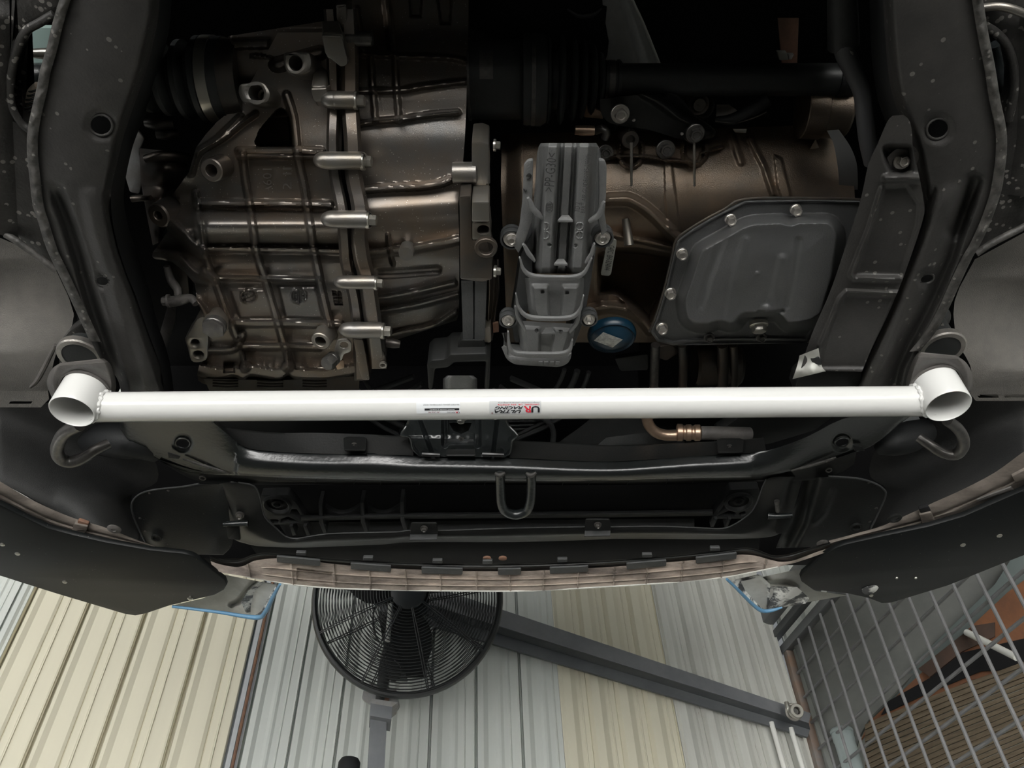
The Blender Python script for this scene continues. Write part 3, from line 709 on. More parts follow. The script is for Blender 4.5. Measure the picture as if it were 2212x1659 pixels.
relief('arm_plate', [(2200,-40),(2204,120),(2196,300),(2176,420)], [(2330,-40),(2330,120),(2330,300),(2330,440)], armhf, 30, 60, 'arm_paint', ar, .02)
plate('arm_web', [(2112,-40),(2230,-40),(2230,480),(2212,490),(2180,505),(2140,527),(2112,546),(2104,552),(2150,440),(2165,330),(2168,290),(2178,250),(2190,210),(2192,160),(2182,110),(2164,80),(2144,58),(2128,52),(2120,40)], .80, .03, 'arm_paint', ar, bev=.006)
ptube('arm_lip', [(2216,488,.795),(2180,506,.793),(2140,527,.792),(2108,548,.79)], 8, 'rail_edge', ar, 10, 3)
ptube('opening_lip', [(2118,18,.80),(2150,14,.795),(2180,18,.79),(2214,30,.79),(2240,38,.79)], 9, 'cast_light', ar, 12, 4)
ptube('opening_edge', [(2128,56,.80),(2150,70,.80),(2176,100,.80),(2190,150,.80),(2190,205,.80),(2178,260,.80)], 9, 'arm_paint', ar, 10, 4)
# what shows through the openings
o = ptube('drive_shaft', [(-40,168,.87),(30,168,.87),(110,166,.87),(180,166,.88)], 29, 'gloss_black', None, 20, 1); tag(o, 'black shaft end seen through the control arm opening, gearbox side', 'shaft'); o.name = 'tie_rod'
sp = thing('spring_sleeve', 'cream corrugated sleeve with black rings behind the control arm opening', 'sleeve')
pts = [(84,186,.83),(70,200,.83),(66,220,.83),(60,240,.83),(54,258,.83),(48,276,.83)]
ptube('sleeve', pts, 10, 'spring_cream', sp, 14, 4)
for k in range(9):
    x = 74-3.2*k; y = 196+9.0*k; a = P(x-11, y+(2 if k < 6 else 5), .823); b = P(x+13, y-6, .823); tube('sleeve_ring', [a, (a+b)/2+DOWN*.004, b], .0011, 'rubber', sp, 6, 3)
o = plate('wheel_backing', [(30,60),(130,60),(120,300),(40,300)], .90, .01, 'teal_plastic', None); tag(o, 'dull green plate behind the control arm opening, gearbox side', 'plate')
o = lathe('brake_hose', [(.004, -.02), (.006, 0), (.006, .03), (.004, .05)], P(95, 116, .86), (1, .1, .2), 'zinc', None, 12); tag(o, 'bright hose fitting above the black shaft end', 'fitting'); o.name = 'hose_fitting'
o = ptube('ball_joint', [(2150,95,.90),(2160,140,.90),(2168,180,.89),(2172,215,.89)], [14,20,18,10], 'gloss_black', None, 16, 4); tag(o, 'glossy black ball joint boot inside the control arm opening, oil-pan side', 'joint')
# ================================================================== GUSSET PLATE ON THE RIGHT RAIL
gs = thing('gusset_plate', 'long black pressed gusset plate bolted beside the oil pan', 'plate')
L_ = [(1928,250),(1916,264),(1896,310),(1877,352),(1866,400),(1855,446),(1824,540),(1794,628),(1761,704),(1743,752),(1729,800)]
R_ = [(1952,248),(1964,260),(1970,285),(1972,320),(1984,372),(1996,440),(1992,480),(1950,603),(1912,692),(1884,750),(1862,803)]
def ghf(X, Y, U, V):
    h = .768+0*X
    h = h-.006*rb(X, Y, [(1905,408),(1880,489),(1839,592),(1846,602),(1947,603)], 9, 9)          # emboss edges
    h = h+.004*pg(X, Y, [(1905,400),(1960,395),(1990,440),(1985,490),(1947,600),(1842,598),(1880,489)], 10)
    h = h+.005*pg(X, Y, [(1940,636),(1827,630),(1812,648),(1794,696),(1760,800),(1870,800)], 10, 8)
    h = h-.005*rb(X, Y, [(1940,633),(1829,630),(1814,646),(1794,696),(1772,745)], 8, 8)
    h = h+.020*pg(X, Y, [(1900,318),(1920,308),(1972,312),(1978,372),(1950,384),(1920,378),(1906,350)], 16, 10)   # bolt pocket
    h = h-.010*rb(X, Y, [(1915,386),(1950,384),(1985,386)], 14, 13)
    return h
relief('gusset', L_, R_, ghf, 70, 190, 'rail_paint', gs, .008, 60, 3)
pbolt(1948, 347, .785, 13, ax(.3), 'steel', gs)
lathe('bolt_washer', [(.018, 0), (.018, .003), (.008, .003)], P(1946, 345, .788), DOWN, 'bolt_dark', gs)
tb_ = thing('plastic_tab', 'torn pale grey plastic tab hanging off the gusset plate foot', 'tab')
def tabh(X, Y, U, V): return .765+.006*np.sin(X*.11)+.004*np.sin(Y*.13+1)
relief('tab', [(1727,768),(1722,790),(1712,819)], [(1768,752),(1775,790),(1784,802)], tabh, 16, 20, 'scraped_grey', tb_, .004, 60, 3)
plate('tab_hole', [(1750,775),(1771,772),(1776,790),(1756,786)], .762, .003, 'matt_black', tb_, r=5)
o = plate('lower_lip', [(1722,822),(1740,808),(1784,801),(1862,803),(1858,850),(1715,850)], .79, .03, 'satin_black', gs, r=6)
# ================================================================== WHITE STRUT BAR
bar = thing('strut_bar', 'glossy white two-point brace bar with open pipe ends', 'bar')
hb = .716
def BP(px, py): return P(px, py, hb)
bl, brt = BP(162, 878), BP(2040, 864)
hz = Vector((0, 0, 1))
ctrL, ctrR = P(155, 890, .690), P(2049, 878, .690)
PR = 47.5*depth(ctrL)/F
def pipe(name, c, mat, parent, cutf):
    prof = [(PR-.0022, .040), (PR-.0022, .0012), (PR-.0014, 0), (PR-.0008, 0), (PR, .0012), (PR, .047), (PR-.0022, .047)]
    return lathe(name, prof, c, hz, mat, parent, 56, cap=False)
pipe('post', ctrL, 'white_paint', bar, 0); pipe('post', ctrR, 'white_paint', bar, 0)
A = P(205, 879.5, .716); B = P(1993, 866.5, .716); BR = 33.0*depth((A+B)/2)/F
adir = (B-A).normalized(); n_ = 48; V = []; ey = adir.cross(hz).normalized(); ez = ey.cross(adir)
for q_, c_, sg in ((A, ctrL, 1), (B, ctrR, -1)):
    for k in range(n_):
        t_ = 2*math.pi*k/n_; v = q_+ey*BR*math.cos(t_)+ez*BR*math.sin(t_)
        xe = c_.x+sg*(math.sqrt(max(PR**2-(v.y-c_.y)**2, 1e-6))-.0006); V.append(v+adir*((xe-v.x)/adir.x))
obj('cross_tube', V, [(k, (k+1) % n_, n_+(k+1) % n_, n_+k) for k in range(n_)], 'white_paint', bar)
for c, e, sg in ((ctrL, A, 1), (ctrR, B, -1)):
    cc = Vector((c.x, c.y, e.z)); 
    pts = []; n = 46
    for k in range(n):
        t = 2*math.pi*k/n; yy = BR*1.03*math.cos(t); zz = BR*1.03*math.sin(t)
        yw = e.y+yy-c.y; xx = math.sqrt(max(PR**2-yw**2, 1e-6)); pts.append(Vector((cc.x+sg*(xx+.0012), e.y+yy, e.z+zz))+Vector((random.uniform(-.0008, .0008),)*3))
    tube('weld_bead', pts, [.0024+.0009*math.sin(k*2.1)+random.uniform(0, .0006) for k in range(n)], 'white_paint', bar, 8, 2, True)
# stickers wrapped on the tube, read from the front of the car
adir = (B-A).normalized(); rad0 = (Vector((0, 0, CZ))-(A+B)/2); rad0 = (rad0-adir*rad0.dot(adir)).normalized(); tan0 = adir.cross(rad0)   # tan0: image down/up
if tan0.z > 0: tan0 = -tan0
def on_bar(px, th0, off):               # th0: metres around the tube from the camera-facing line, + is photo down
    s0 = (P(px, 870, .716)-A).dot(adir)
    def f(x, y):
        th = (th0-y)/BR; rr = BR+off
        return A+adir*(s0+x)+rad0*(rr*math.cos(th))+tan0*(rr*math.sin(th))
    return f
mb = depth((A+B)/2)/F
def wrap(name, x0, x1, t0, t1, off, mat, parent):    # px columns, photo rows below the tube axis
    g = on_bar((x0+x1)/2, 0, off); w = (x1-x0)/2*mb; V = []; n = 10
    ths = [math.asin(max(-.985, min(.985, (t0+(t1-t0)*j/n)/33.0)))*BR for j in range(n+1)]
    for j in range(n+1):
        for i in range(7): V.append(g(-w+2*w*i/6, -ths[j]))
    return obj(name, V, [(j*7+i, j*7+i+1, j*7+i+8, j*7+i+7) for j in range(n) for i in range(6)], mat, parent)
def barink(s, px, row, hpx, wpx, mat, parent, shear=0, name='lettering'):
    th = math.asin(max(-.97, min(.97, row/33.0)))*BR; f = on_bar(px, th, .0007); cosf = max(.3, math.cos(th/BR))
    V, Fc = text_geo(s, 1, 1, shear, .028 if hpx > 5 else .012); xs = [v[0] for v in V]; ys = [v[1] for v in V]
    sx = wpx*mb/(max(xs)-min(xs)); sy = hpx*mb/cosf/(max(ys)-min(ys)); mx = (max(xs)+min(xs))/2; my = (max(ys)+min(ys))/2
    return obj(name, [f(-(x-mx)*sx, -(y-my)*sy) for x, y in V], Fc, mat, parent)     # turned upside down
AXR = 866.5                             # photo row of the tube axis near the stickers (falls to the right)
def row(y, x): return y-(879.5+(866.5-879.5)*(x-205)/1788.)
st = wrap('brand_sticker', 1058, 1168, row(865.5, 1113), row(893.5, 1113), .0003, 'sticker_silver', bar); st['label'] = 'silver maker sticker, upside down'
R_ = lambda y: row(y, 1113)
barink('U', 1156, R_(884), 13.5, 18, 'ink_black', st); barink('R', 1138.5, R_(884), 13.5, 16, 'ink_red', st)
barink('ULTRA', 1097, R_(888.2), 6.2, 56, 'ink_black', st, .35); barink('RACING', 1099, R_(880.6), 6.2, 61, 'ink_black', st, .35)
barink('ORIGINAL  UR  S/N: A753776', 1120, R_(874), 3.0, 88, 'ink_red', st); barink('http://www.ultraracing.my', 1120, R_(869.7), 3.4, 88, 'ink_grey', st)
barink('®', 1064, R_(891.3), 4, 4, 'ink_brown', st)
s2 = wrap('code_sticker', 903, 996, row(866, 950), row(892.5, 950), .0003, 'sticker_white', bar); s2['label'] = 'white paper type sticker, upside down'
R_ = lambda y: row(y, 950)
wrap('title_band', 920.5, 994, R_(881.7), R_(886.2), .0005, 'ink_black', s2)
barink('FRONT LOWER [2 POINT]', 958, R_(884), 3.0, 52, 'sticker_white', s2)
barink('KIA FORTE (SEDAN) / [HATCHBACK] / KOUP', 956, R_(874), 3.2, 76, 'ink_grey', s2)
barink('U', 992.5, R_(890), 3.4, 4, 'ink_black', s2); barink('R', 988, R_(890), 3.4, 4.5, 'ink_red', s2); barink('RACING', 976, R_(890), 3, 16, 'ink_grey', s2); barink('UR-LA2-797', 940, R_(889.5), 2.8, 26, 'ink_brown', s2)
# ---- anti-roll bar loops behind the posts
t = ptube('stabiliser_loop', [(172,918,.75),(140,935,.752),(124,965,.755),(128,988,.757),(150,998,.76),(178,990,.765),(205,972,.775),(235,958,.79)], [14,14,13.5,13,13,13,12,11], 'bolt_dark', None, 16, 5); tag(t, 'thick dark bent bar end looping below the white post at the gearbox side', 'bar', 'bent bar ends')
t = ptube('stabiliser_loop', [(2046,908,.75),(2068,925,.752),(2080,945,.755),(2080,966,.757),(2064,982,.76),(2036,978,.765),(2010,962,.775),(1985,945,.79)], [12,12,12,12,12,11.5,11,11], 'bolt_dark', None, 16, 5); tag(t, 'thick dark bent bar end looping below the white post at the oil-pan side', 'bar', 'bent bar ends')
# ================================================================== FRONT CROSSMEMBER
cm = thing('front_crossmember', 'glossy black pressed front crossmember running behind the white bar', 'crossmember')
T = [(258,895),(350,893),(440,902),(500,945),(537,969),(615,976),(696,979),(805,979),(894,984),(951,985),(1103,988),(1230,994),(1331,996),(1410,991),(1503,984),(1578,981),(1654,974),(1740,945),(1820,905),(1900,893),(1975,893)]
B = [(258,925),(284,957),(349,996),(405,1020),(527,1028),(600,1032),(666,1034),(805,1038),(850,1039),(950,1039),(1068,1039),(1230,1040),(1331,1039),(1410,1036),(1518,1033),(1590,1032),(1640,1030),(1705,1018),(1790,994),(1880,965),(1945,915)]
cmh = [(395,957,15,10,.1),(1819,955,15,8,-.25)]
def cmf(X, Y, U, V):
    c = ips(X, (250,0),(420,.1),(520,.6),(600,1),(1500,1),(1640,.75),(1720,.3),(1800,.05),(1980,0))
    h = .80+c*(ips(U, (0,.804),(.08,.800),(.25,.7930),(.42,.7865),(.58,.7826),(.75,.781),(.9,.7815),(1,.785))-.80)+.012*(1-c)*(U-.5)
    for x, y, a, b, r in cmh: h = h+.004*dc(X, Y, x, y, a*1.5, b)
    return h
relief('beam', T, B, cmf, 40, 420, 'gloss_black', cm, .015, 60, 3, lambda X, Y: inside(X, Y, ell(*cmh[0])) | inside(X, Y, ell(*cmh[1])))
for x, y, a, b, r in cmh: tube('hole_rim', [P(q, w, .8005) for q, w in ell(x, y, a+.6, b+.6, r, 32)], .0014, 'gloss_black', cm, 6, 0, True)
FT = [(455,905),(491,922),(542,930),(608,935),(696,935),(863,941),(890,942)]; FB = [(500,945),(520,962),(550,971),(615,977),(696,980),(863,983),(893,985)]
relief('rear_flange', FT, FB, lambda X, Y, U, V: .838-.036*U, 10, 80, 'satin_black', cm, .006, 60, 3)
FT = [(1108,950),(1150,953),(1230,957),(1318,962),(1410,960),(1528,954),(1600,950),(1650,945)]; FB = [(1100,989),(1150,991),(1230,995),(1318,997),(1410,992),(1528,984),(1600,980),(1655,975)]
relief('rear_flange', FT, FB, lambda X, Y, U, V: .838-.036*U, 10, 80, 'satin_black', cm, .006, 60, 3)
LT = [(345,993),(405,1012),(470,1024),(527,1028),(666,1034),(850,1039),(1068,1039),(1230,1040),(1410,1036),(1518,1033),(1640,1030),(1705,1018),(1790,995),(1850,975)]
LB = [(349,998),(405,1031),(460,1046),(527,1048),(666,1047),(850,1047),(1068,1047),(1230,1048),(1410,1047),(1518,1043),(1640,1040),(1708,1040),(1794,1031),(1845,1003)]
relief('lower_flange', LT, LB, lambda X, Y, U, V: .802+.003*np.sin(U*3), 6, 160, 'satin_black', cm, .006, 60, 3)
for q in ([(395,991),(440,1006),(490,1019),(527,1027)], [(1709,1017),(1750,1006),(1790,994),(1806,988)]):
    ptube('weld_seam', [(x, y, .797) for x, y in q], [2, 3.5, 3.5, 2], 'rail_edge', cm, 8, 5)
for k in range(13):
    x = 600+75*k+(k % 3)*9
    if 1060 < x < 1165: continue
    y = np.interp(x, [a for a, b in LT], [b for a, b in LT]); ptube('flange_joint', [(x, y, .801), (x-4, y+9, .801)], .8, 'matt_black', cm, 6, 1)
for x, y in ((438,1032),(1790,1015)): ring('flange_hole', .0055, .0038, .002, P(x, y, .803), DOWN, 'bolt_dark', cm, 20)
o = plate('slot', [(362,978),(390,986),(386,992),(364,989)], .792, .002, 'matt_black', cm); o = plate('slot', [(1842,962),(1862,966),(1868,974),(1846,974)], .795, .002, 'matt_black', cm)
# centre mount bracket welded into the crossmember
cb = relief('centre_bracket', [(888,896),(878,920),(866,941),(885,946),(893,974),(908,986)], [(1088,896),(1100,920),(1118,941),(1106,953),(1102,982),(1090,988)],
    lambda X, Y, U, V: .80+.03*(1-V)+.012*rb(X, Y, [(961,890),(961,960)], 9, 8)+.012*rb(X, Y, [(1032,890),(1032,960)], 9, 8)+.014*pg(X, Y, [(961,890),(1032,890),(1030,962),(962,962)], 8)+.03*pg(X, Y, [(970,914),(1019,914),(1012,930),(996,937),(980,931)], 4)+.006*rb(X, Y, [(905,900),(935,985)], 6, 6)+.006*rb(X, Y, [(1075,900),(1065,985)], 6, 6)-.0004*np.sin(X*.3)*np.sin(Y*.22), 220, 130, 'gloss_black', cm, .01, 50)
plate('bracket_front', [(966,964),(1024,964),(1028,984),(962,984)], Pl((966,964,.812),(1024,964,.812),(990,984,.794)), .003, 'satin_black', cm, r=4)
for q in ([(886,899),(878,920),(866,940),(885,944),(892,970),(908,985)],[(1090,899),(1100,920),(1118,940),(1107,951),(1102,976),(1090,987)]): ptube('highlight_edge', [(x, y, .80 if y > 930 else .815) for x, y in q], 2.4, 'gloss_black', cm, 8, 3)  # tubes added along the outline to catch bright edge highlights
for x0, x1 in ((912,950),(1042,1088)): ptube('bracket_lip', [(x0,981,.797),((x0+x1)/2,982,.796),(x1,983,.797)], 4.5, 'tar', cm, 8, 3)
for x in (955, 1070): ptube('bracket_ear', [(x-9,901,.79),(x,905,.79),(x+9,901,.79)], 2, 'steel', cm, 8, 4)
pbolt(996, 903, .80, 9, ax(-.2), 'bolt_dark', cm); ring('bracket_hole', .0042, .0026, .002, P(996,947,.80), DOWN, 'bolt_dark', cm)
for (x0, y0, x1, y1) in ((742,946,793,975),(1548,949,1606,980)):
    tbp = plate('tab', [(x0,y0+3),(x0+8,y0),(x1-8,y0),(x1,y0+3),(x1-2,y1),(x0+2,y1)], Pl((x0,y0,.828),(x1,y0,.828),(x0,y1,.796)), .003, 'satin_black', cm, r=3)
    pbolt((x0+x1)/2-2, (y0+y1)/2+2, .81, 5, ax(.3), 'bolt_dark', tbp, name='screw')
# U shaped tow hook
th = thing('tow_hook', 'black U shaped tow hook welded under the crossmember', 'hook')
ptube('loop', [(1080,1024,.775),(1081,1050,.772),(1083,1085,.766),(1092,1104,.764),(1114,1112,.763),(1136,1104,.764),(1145,1085,.766),(1148,1050,.772),(1147,1024,.775)], 10.5, 'gloss_black', th, 18, 6)
for x in (1080, 1147): ptube('weld', [(x-11,1022,.772),(x,1027,.770),(x+11,1021,.772)], [3,6,3], 'rail_edge', th, 10, 4)
# ================================================================== RADIATOR END OF THE BAY
rs = thing('radiator_shroud', 'dark plastic radiator fan shroud glimpsed between white bar and crossmember', 'shroud')
plate('shroud_back', [(450,860),(1650,860),(1650,980),(450,980)], 1.02, .01, 'matt_black', rs)
for rx, ry, rp in ((250,170,7),(222,150,5),(275,190,5)):
    ptube('shroud_ring', [(1000+rx*math.cos(t), 775+ry*math.sin(t), .96) for t in np.linspace(.15, 2.99, 24)], rp, 'dark_plastic', rs, 10, 2)
for k, t in enumerate((.55, .85, 1.0, 2.1, 2.4, 2.65)):
    a = P(1000+120*math.cos(t), 775+80*math.sin(t), .96); b = P(1000+270*math.cos(t), 775+185*math.sin(t), .96); beam('shroud_arm', a, b, .006, .012, 'dark_plastic', rs)
for y in (901, 909, 918, 926): ptube('slat', [(1098,y+1,.95),(1180,y,.95)], 2, 'dark_plastic', rs, 6, 1)
for dy in (0, 12): ptube('shroud_arm', [(1118,946-dy*.6,.945),(1180,920-dy,.945),(1240,880-dy,.945)], 6-dy*.2, 'dark_plastic', rs, 8, 3)
ptube('shroud_rib', [(1165,897,.94),(1188,915,.938),(1196,935,.937),(1194,956,.936)], 6, 'dark_plastic', rs, 10, 4)
relief('duct_panel', [(1290,893),(1250,925),(1200,960)], [(1420,893),(1400,925),(1395,966)], lambda X, Y, U, V: .93-.02*U+.01*V, 10, 10, 'dark_plastic', rs, .01)
relief('duct_panel', [(1310,945),(1290,962)], [(1470,925),(1480,960)], lambda X, Y, U, V: .90-.02*np.sin(3*U), 16, 8, 'dark_plastic', rs, .01)
plate('side_duct', [(1604,896),(1575,917),(1546,934),(1543,960),(1660,960),(1760,930),(1800,900)], .88, .02, 'satin_black', rs, r=8)
cp = thing('coolant_pipe', 'copper toned pipe elbow with a ringed collar below the white bar', 'pipe')
ptube('elbow', [(1398,870,.88),(1397,898,.875),(1402,918,.87),(1416,933,.866),(1438,940,.864),(1464,940,.862)], 12, 'copper_pipe', cp, 18, 6)
p0, p1 = P(1461,934,.862), P(1514,935,.858); d = (p1-p0); L = d.length; rr = 19*mpp(1490,935,.86)
lathe('collar', [(rr*.8,0),(rr,L*.04),(rr,L*.24),(rr*.82,L*.30),(rr*.82,L*.36),(rr*.96,L*.42),(rr*.96,L*.58),(rr*.82,L*.64),(rr*.82,L*.70),(rr*.95,L*.76),(rr*.95,L*.95),(rr*.8,L)], p0, d, 'copper_pipe', cp, 28)
ptube('hose', [(1512,935,.858),(1560,936,.86),(1620,938,.865)], 15, 'mount_dirty', cp, 16, 2)
# ---- grille opening with the radiator support behind it
gp = thing('radiator_support', 'black plastic radiator support with round mounts seen through the lower opening', 'support')
plate('back_panel', [(530,1040),(1680,1040),(1680,1148),(530,1150)], .915, .01, 'bay_black', gp)
relief('cross_bar', [(650,1112),(800,1108),(1000,1106),(1300,1104),(1540,1100)], [(650,1126),(800,1122),(1000,1120),(1300,1118),(1540,1114)], lambda X, Y, U, V: .872-.012*np.sin(np.pi*U), 8, 60, 'dark_plastic', gp, .02)
relief('lower_duct', [(600,1128),(800,1127),(1100,1124),(1500,1120)], [(620,1160),(800,1152),(1100,1146),(1500,1142)], lambda X, Y, U, V: .90-.01*U, 6, 40, 'dark_plastic', gp, .01)
for x, y0_ in ((692,1088),(782,1086),(868,1084)):
    plate('rib', [(x-4,y0_),(x+4,y0_),(x+6,y0_+40),(x+14,1151),(x+6,1152),(x-3,y0_+42)], .862, .03, 'dark_plastic', gp)
for a, b in ((697,779),(787,865)):
    q = [(a,1092)]+[(a+(b-a)*t, 1092+18*math.sin(math.pi*t)) for t in np.linspace(.05, .95, 10)]+[(b,1092),(b,1114),(a,1116)]
    plate('scoop', q, .885, .01, 'dark_plastic', gp)
def mountring(c, out, spokes):
    m = plate('mount_frame', out, .872, .018, 'dark_plastic', gp, holes=[rnd(h, 3) for h in spokes], bev=.001, r=4)
    p = P(*c, .868); u = mpp(*c, .868)
    lathe('mount_cup', [(31*u,.02),(31*u,0),(27*u,-.002),(24*u,.0),(22*u,.006),(13*u,.006),(12*u,.002),(8*u,.001),(7*u,.008),(.0001,.008)], p, Vector((0,0,1)), 'dark_plastic', gp, 36)
    return m
mountring((598,1092), [(563,1070),(622,1069),(642,1090),(668,1131),(584,1134),(570,1112)], [[(630,1100),(641,1100),(657,1126),(625,1110)],[(606,1122),(622,1116),(648,1129),(606,1130)],[(583,1122),(602,1123),(602,1130),(588,1131)]])
mountring((1596,1086), [(1578,1058),(1640,1056),(1644,1080),(1632,1105),(1614,1121),(1536,1121),(1542,1108)], [[(1570,1084),(1578,1080),(1572,1096),(1552,1108)],[(1550,1114),(1576,1103),(1590,1108),(1590,1117)],[(1595,1109),(1610,1104),(1612,1112),(1600,1117)]])
for x in (628, 658): plate('rib', [(x-3,1138),(x+4,1137),(x+12,1156),(x+4,1158)], .865, .02, 'dark_plastic', gp)
for x in (1540, 1570): plate('rib', [(x+4,1122),(x+10,1122),(x+2,1139),(x-5,1139)], .865, .02, 'dark_plastic', gp)
# ---- the frame round the opening, with its two bolted tabs
lf = thing('lower_air_frame', 'black plastic frame around the lower air opening behind the bumper lip', 'frame')
LI = [(500,1040),(515,1042),(549,1050),(562,1075),(572,1116),(597,1141),(618,1159),(643,1163),(678,1157),(729,1152),(856,1149),(880,1146),(950,1146),(1103,1141),(1255,1138),(1326,1138),(1427,1137),(1528,1141),(1553,1142),(1578,1137),(1616,1113),(1634,1088),(1647,1052),(1655,1036),(1672,1030)]
LO = [(462,1048),(468,1075),(478,1110),(490,1140),(505,1165),(530,1174),(552,1179),(600,1182),(653,1183),(730,1180),(830,1176),(870,1172),(950,1171),(1103,1171),(1255,1167),(1326,1164),(1427,1164),(1528,1165),(1580,1164),(1620,1163),(1654,1161),(1690,1150),(1712,1110),(1726,1060),(1735,1030)]
def lff(X, Y, U, V): return .80+.022*sst((U-.55)/.45)-.004*np.sin(np.pi*U)
relief('frame', LI, LO, lff, 18, 260, 'satin_black', lf, .01, 60, 2)
ptube('inner_lip', [(x, y, .799) for x, y in LI[1:-1]], 1.6, 'dark_plastic', lf, 8, 3)
for x0, y0_, w in ((888,1130,56),(1265,1122,53)):
    t = plate('tab', [(x0,y0_),(x0+w,y0_),(x0+w+2,y0_+24),(x0-2,y0_+25)], .79, .003, 'satin_black', lf, r=4)
    plate('tab_step', [(x0-2,y0_+26),(x0+w+1,y0_+25),(x0+w,y0_+37),(x0-3,y0_+38)], Pl((x0,y0_+26,.791),(x0+w,y0_+26,.791),(x0,y0_+38,.779)), .003, 'dark_plastic', lf)
    pbolt(x0+w/2, y0_+12, .786, 5.5, ax(.1), 'bolt_dark', t)
plate('gap_shade', [(540,1178),(830,1174),(1100,1171),(1400,1163),(1640,1160),(1640,1196),(1400,1212),(1100,1224),(800,1220),(560,1206)], .832, .004, 'bay_black', lf)  # near-black sheet standing in for the shaded gap behind the lip
# ---- stone guard panels left and right
def guard_panel(nm, lab, L, R, hf, extra):
    t = thing('stone_guard', lab, 'panel', 'stone guard panels'); relief('panel', L, R, hf, 50, 50, 'splash_black', t, .006, 60, 3); extra(t); return t
def lx(t):
    ptube('rolled_edge', [(430,1045,.80),(395,1051,.80),(340,1057,.80),(312,1063,.80),(294,1073,.80),(285,1088,.80),(287,1110,.80),(301,1145,.80),(322,1185,.80)], 2.2, 'dark_plastic', t, 8, 4)
    ring('plug', 14*.00072, 9*.00072, .003, P(339,1161,.796), DOWN, 'splash_black', t); ring('plug', 8*.00072, 4*.00072, .002, P(358,1190,.796), DOWN, 'splash_black', t)
    for x, y in ((323,1066),(363,1060),(302,1120),(314,1148),(380,1106),(392,1137)): pbolt(x, y, .798, 1.8, DOWN, 'bolt_dark', t, name='rivet', flange=1.8, hh=.4, hollow=False)
guard_panel('l', 'black flat stone guard panel with a round plug, at the gearbox side', [(430,1046),(395,1052),(340,1058),(312,1064),(294,1074),(286,1088),(287,1110),(301,1145),(322,1186),(337,1196)], [(500,1046),(496,1060),(494,1080),(494,1100),(496,1120),(500,1145),(503,1165),(500,1180),(492,1190),(482,1199)],
    lambda X, Y, U, V: .80-.004*np.sin(3*U)+.006*sst((U-.72)/.28)-.003*dc(X, Y, 339, 1161, 20, 12), lx)
def rx_(t):
    ptube('rolled_edge', [(1789,1029,.80),(1849,1033,.80),(1887,1043,.80),(1908,1056,.80),(1913,1070,.80),(1900,1101,.80),(1875,1150,.80),(1855,1167,.80)], 2.4, 'dark_plastic', t, 8, 4)
    ring('plug', 15*.00072, 9*.00072, .004, P(1849,1137,.796), DOWN, 'splash_black', t); ring('plug', 9*.00072, 6*.00072, .003, P(1836,1162,.796), DOWN, 'splash_black', t)
    lathe('push_clip', [(.0102,0),(.0102,.001),(.008,.003),(.003,.0035),(.0025,.002),(.0001,.002)], P(1776,1172,.795), DOWN, 'mount_dirty', t)
    for x, y in ((1840,1040),(1877,1043),(1820,1083),(1806,1114),(1893,1098),(1879,1127)): pbolt(x, y, .798, 1.8, DOWN, 'bolt_dark', t, name='rivet', flange=1.8, hh=.4, hollow=False)
guard_panel('r', 'black stone guard panel with a scuffed fold and push clip, at the oil-pan side', [(1738,1034),(1733,1050),(1725,1075),(1715,1100),(1702,1130),(1686,1158),(1676,1184)], [(1800,1029),(1849,1033),(1887,1043),(1910,1056),(1914,1070),(1900,1101),(1875,1150),(1855,1168),(1830,1180)],
    lambda X, Y, U, V: .80-.006*np.sin(3.1*U)+.012*rb(X, Y, [(1752,1035),(1728,1130),(1700,1180)], 22, 20)-.003*rb(X, Y, [(1800,1060),(1780,1110),(1760,1130)], 10, 10), rx_)
for (x, y, s_) in ((512,1116,1),(1686,1116,-1)):
    b = thing('hinge_clip', ('small black pressed clip with a bolt at the gearbox-side end of the air frame' if s_ > 0 else 'small black pressed clip with a stud at the oil-pan-side end of the air frame'), 'clip', 'air frame end clips')
    ptube('clip_roll', [(x-28,y+16 if s_ > 0 else y-2,.79),(x-6,y+15 if s_ > 0 else y-1,.788),(x+24,y+14 if s_ > 0 else y-3,.79)], [5,6,7] if s_ > 0 else [8,6,5], 'gloss_black', b, 12, 4)
    plate('clip_leg', [(x-24,y+20),(x+4,y+20),(x+8,y+52),(x-20,y+48)] if s_ > 0 else [(x-6,y+4),(x+24,y+4),(x+14,y+36),(x-10,y+38)], .79, .004, 'satin_black', b, r=4)
    if s_ > 0: pbolt(518, 1113, .79, 6.5, ax(.1), 'bolt_dark', b)
    else: ptube('stud', [(1678,1082,.79),(1679,1092,.787),(1680,1104,.785)], [6,5,5], 'bolt_dark', b, 14, 4)
# ================================================================== BUMPER LOWER EDGE
bp = thing('bumper_lip', 'dusty ribbed plastic bumper lip across the front edge of the car', 'bumper')
ET = [(452,1200),(470,1206),(501,1211),(520,1208),(542,1199),(560,1195),(577,1194),(628,1198),(729,1207),(830,1213),(944,1217),(1050,1218),(1150,1217),(1300,1211),(1427,1202),(1528,1192),(1580,1186),(1604,1183),(1624,1184),(1642,1189),(1667,1199),(1690,1199),(1710,1195),(1756,1181),(1794,1171)]
EB = [(455,1212),(475,1219),(508,1225),(528,1222),(547,1212),(570,1208),(597,1206),(640,1209),(729,1219),(830,1227),(944,1232),(1050,1234),(1150,1233),(1300,1226),(1427,1216),(1528,1207),(1580,1200),(1604,1198),(1630,1200),(1650,1205),(1680,1213),(1700,1213),(1720,1209),(1765,1192),(1796,1182)]
SB = [(460,1232),(480,1237),(510,1242),(530,1245),(545,1248),(570,1252),(597,1257),(640,1264),(729,1271),(830,1274),(944,1276),(1050,1277),(1150,1276),(1300,1268),(1427,1260),(1528,1251),(1580,1245),(1604,1240),(1630,1235),(1650,1231),(1680,1225),(1700,1220),(1720,1215),(1765,1200),(1796,1188)]
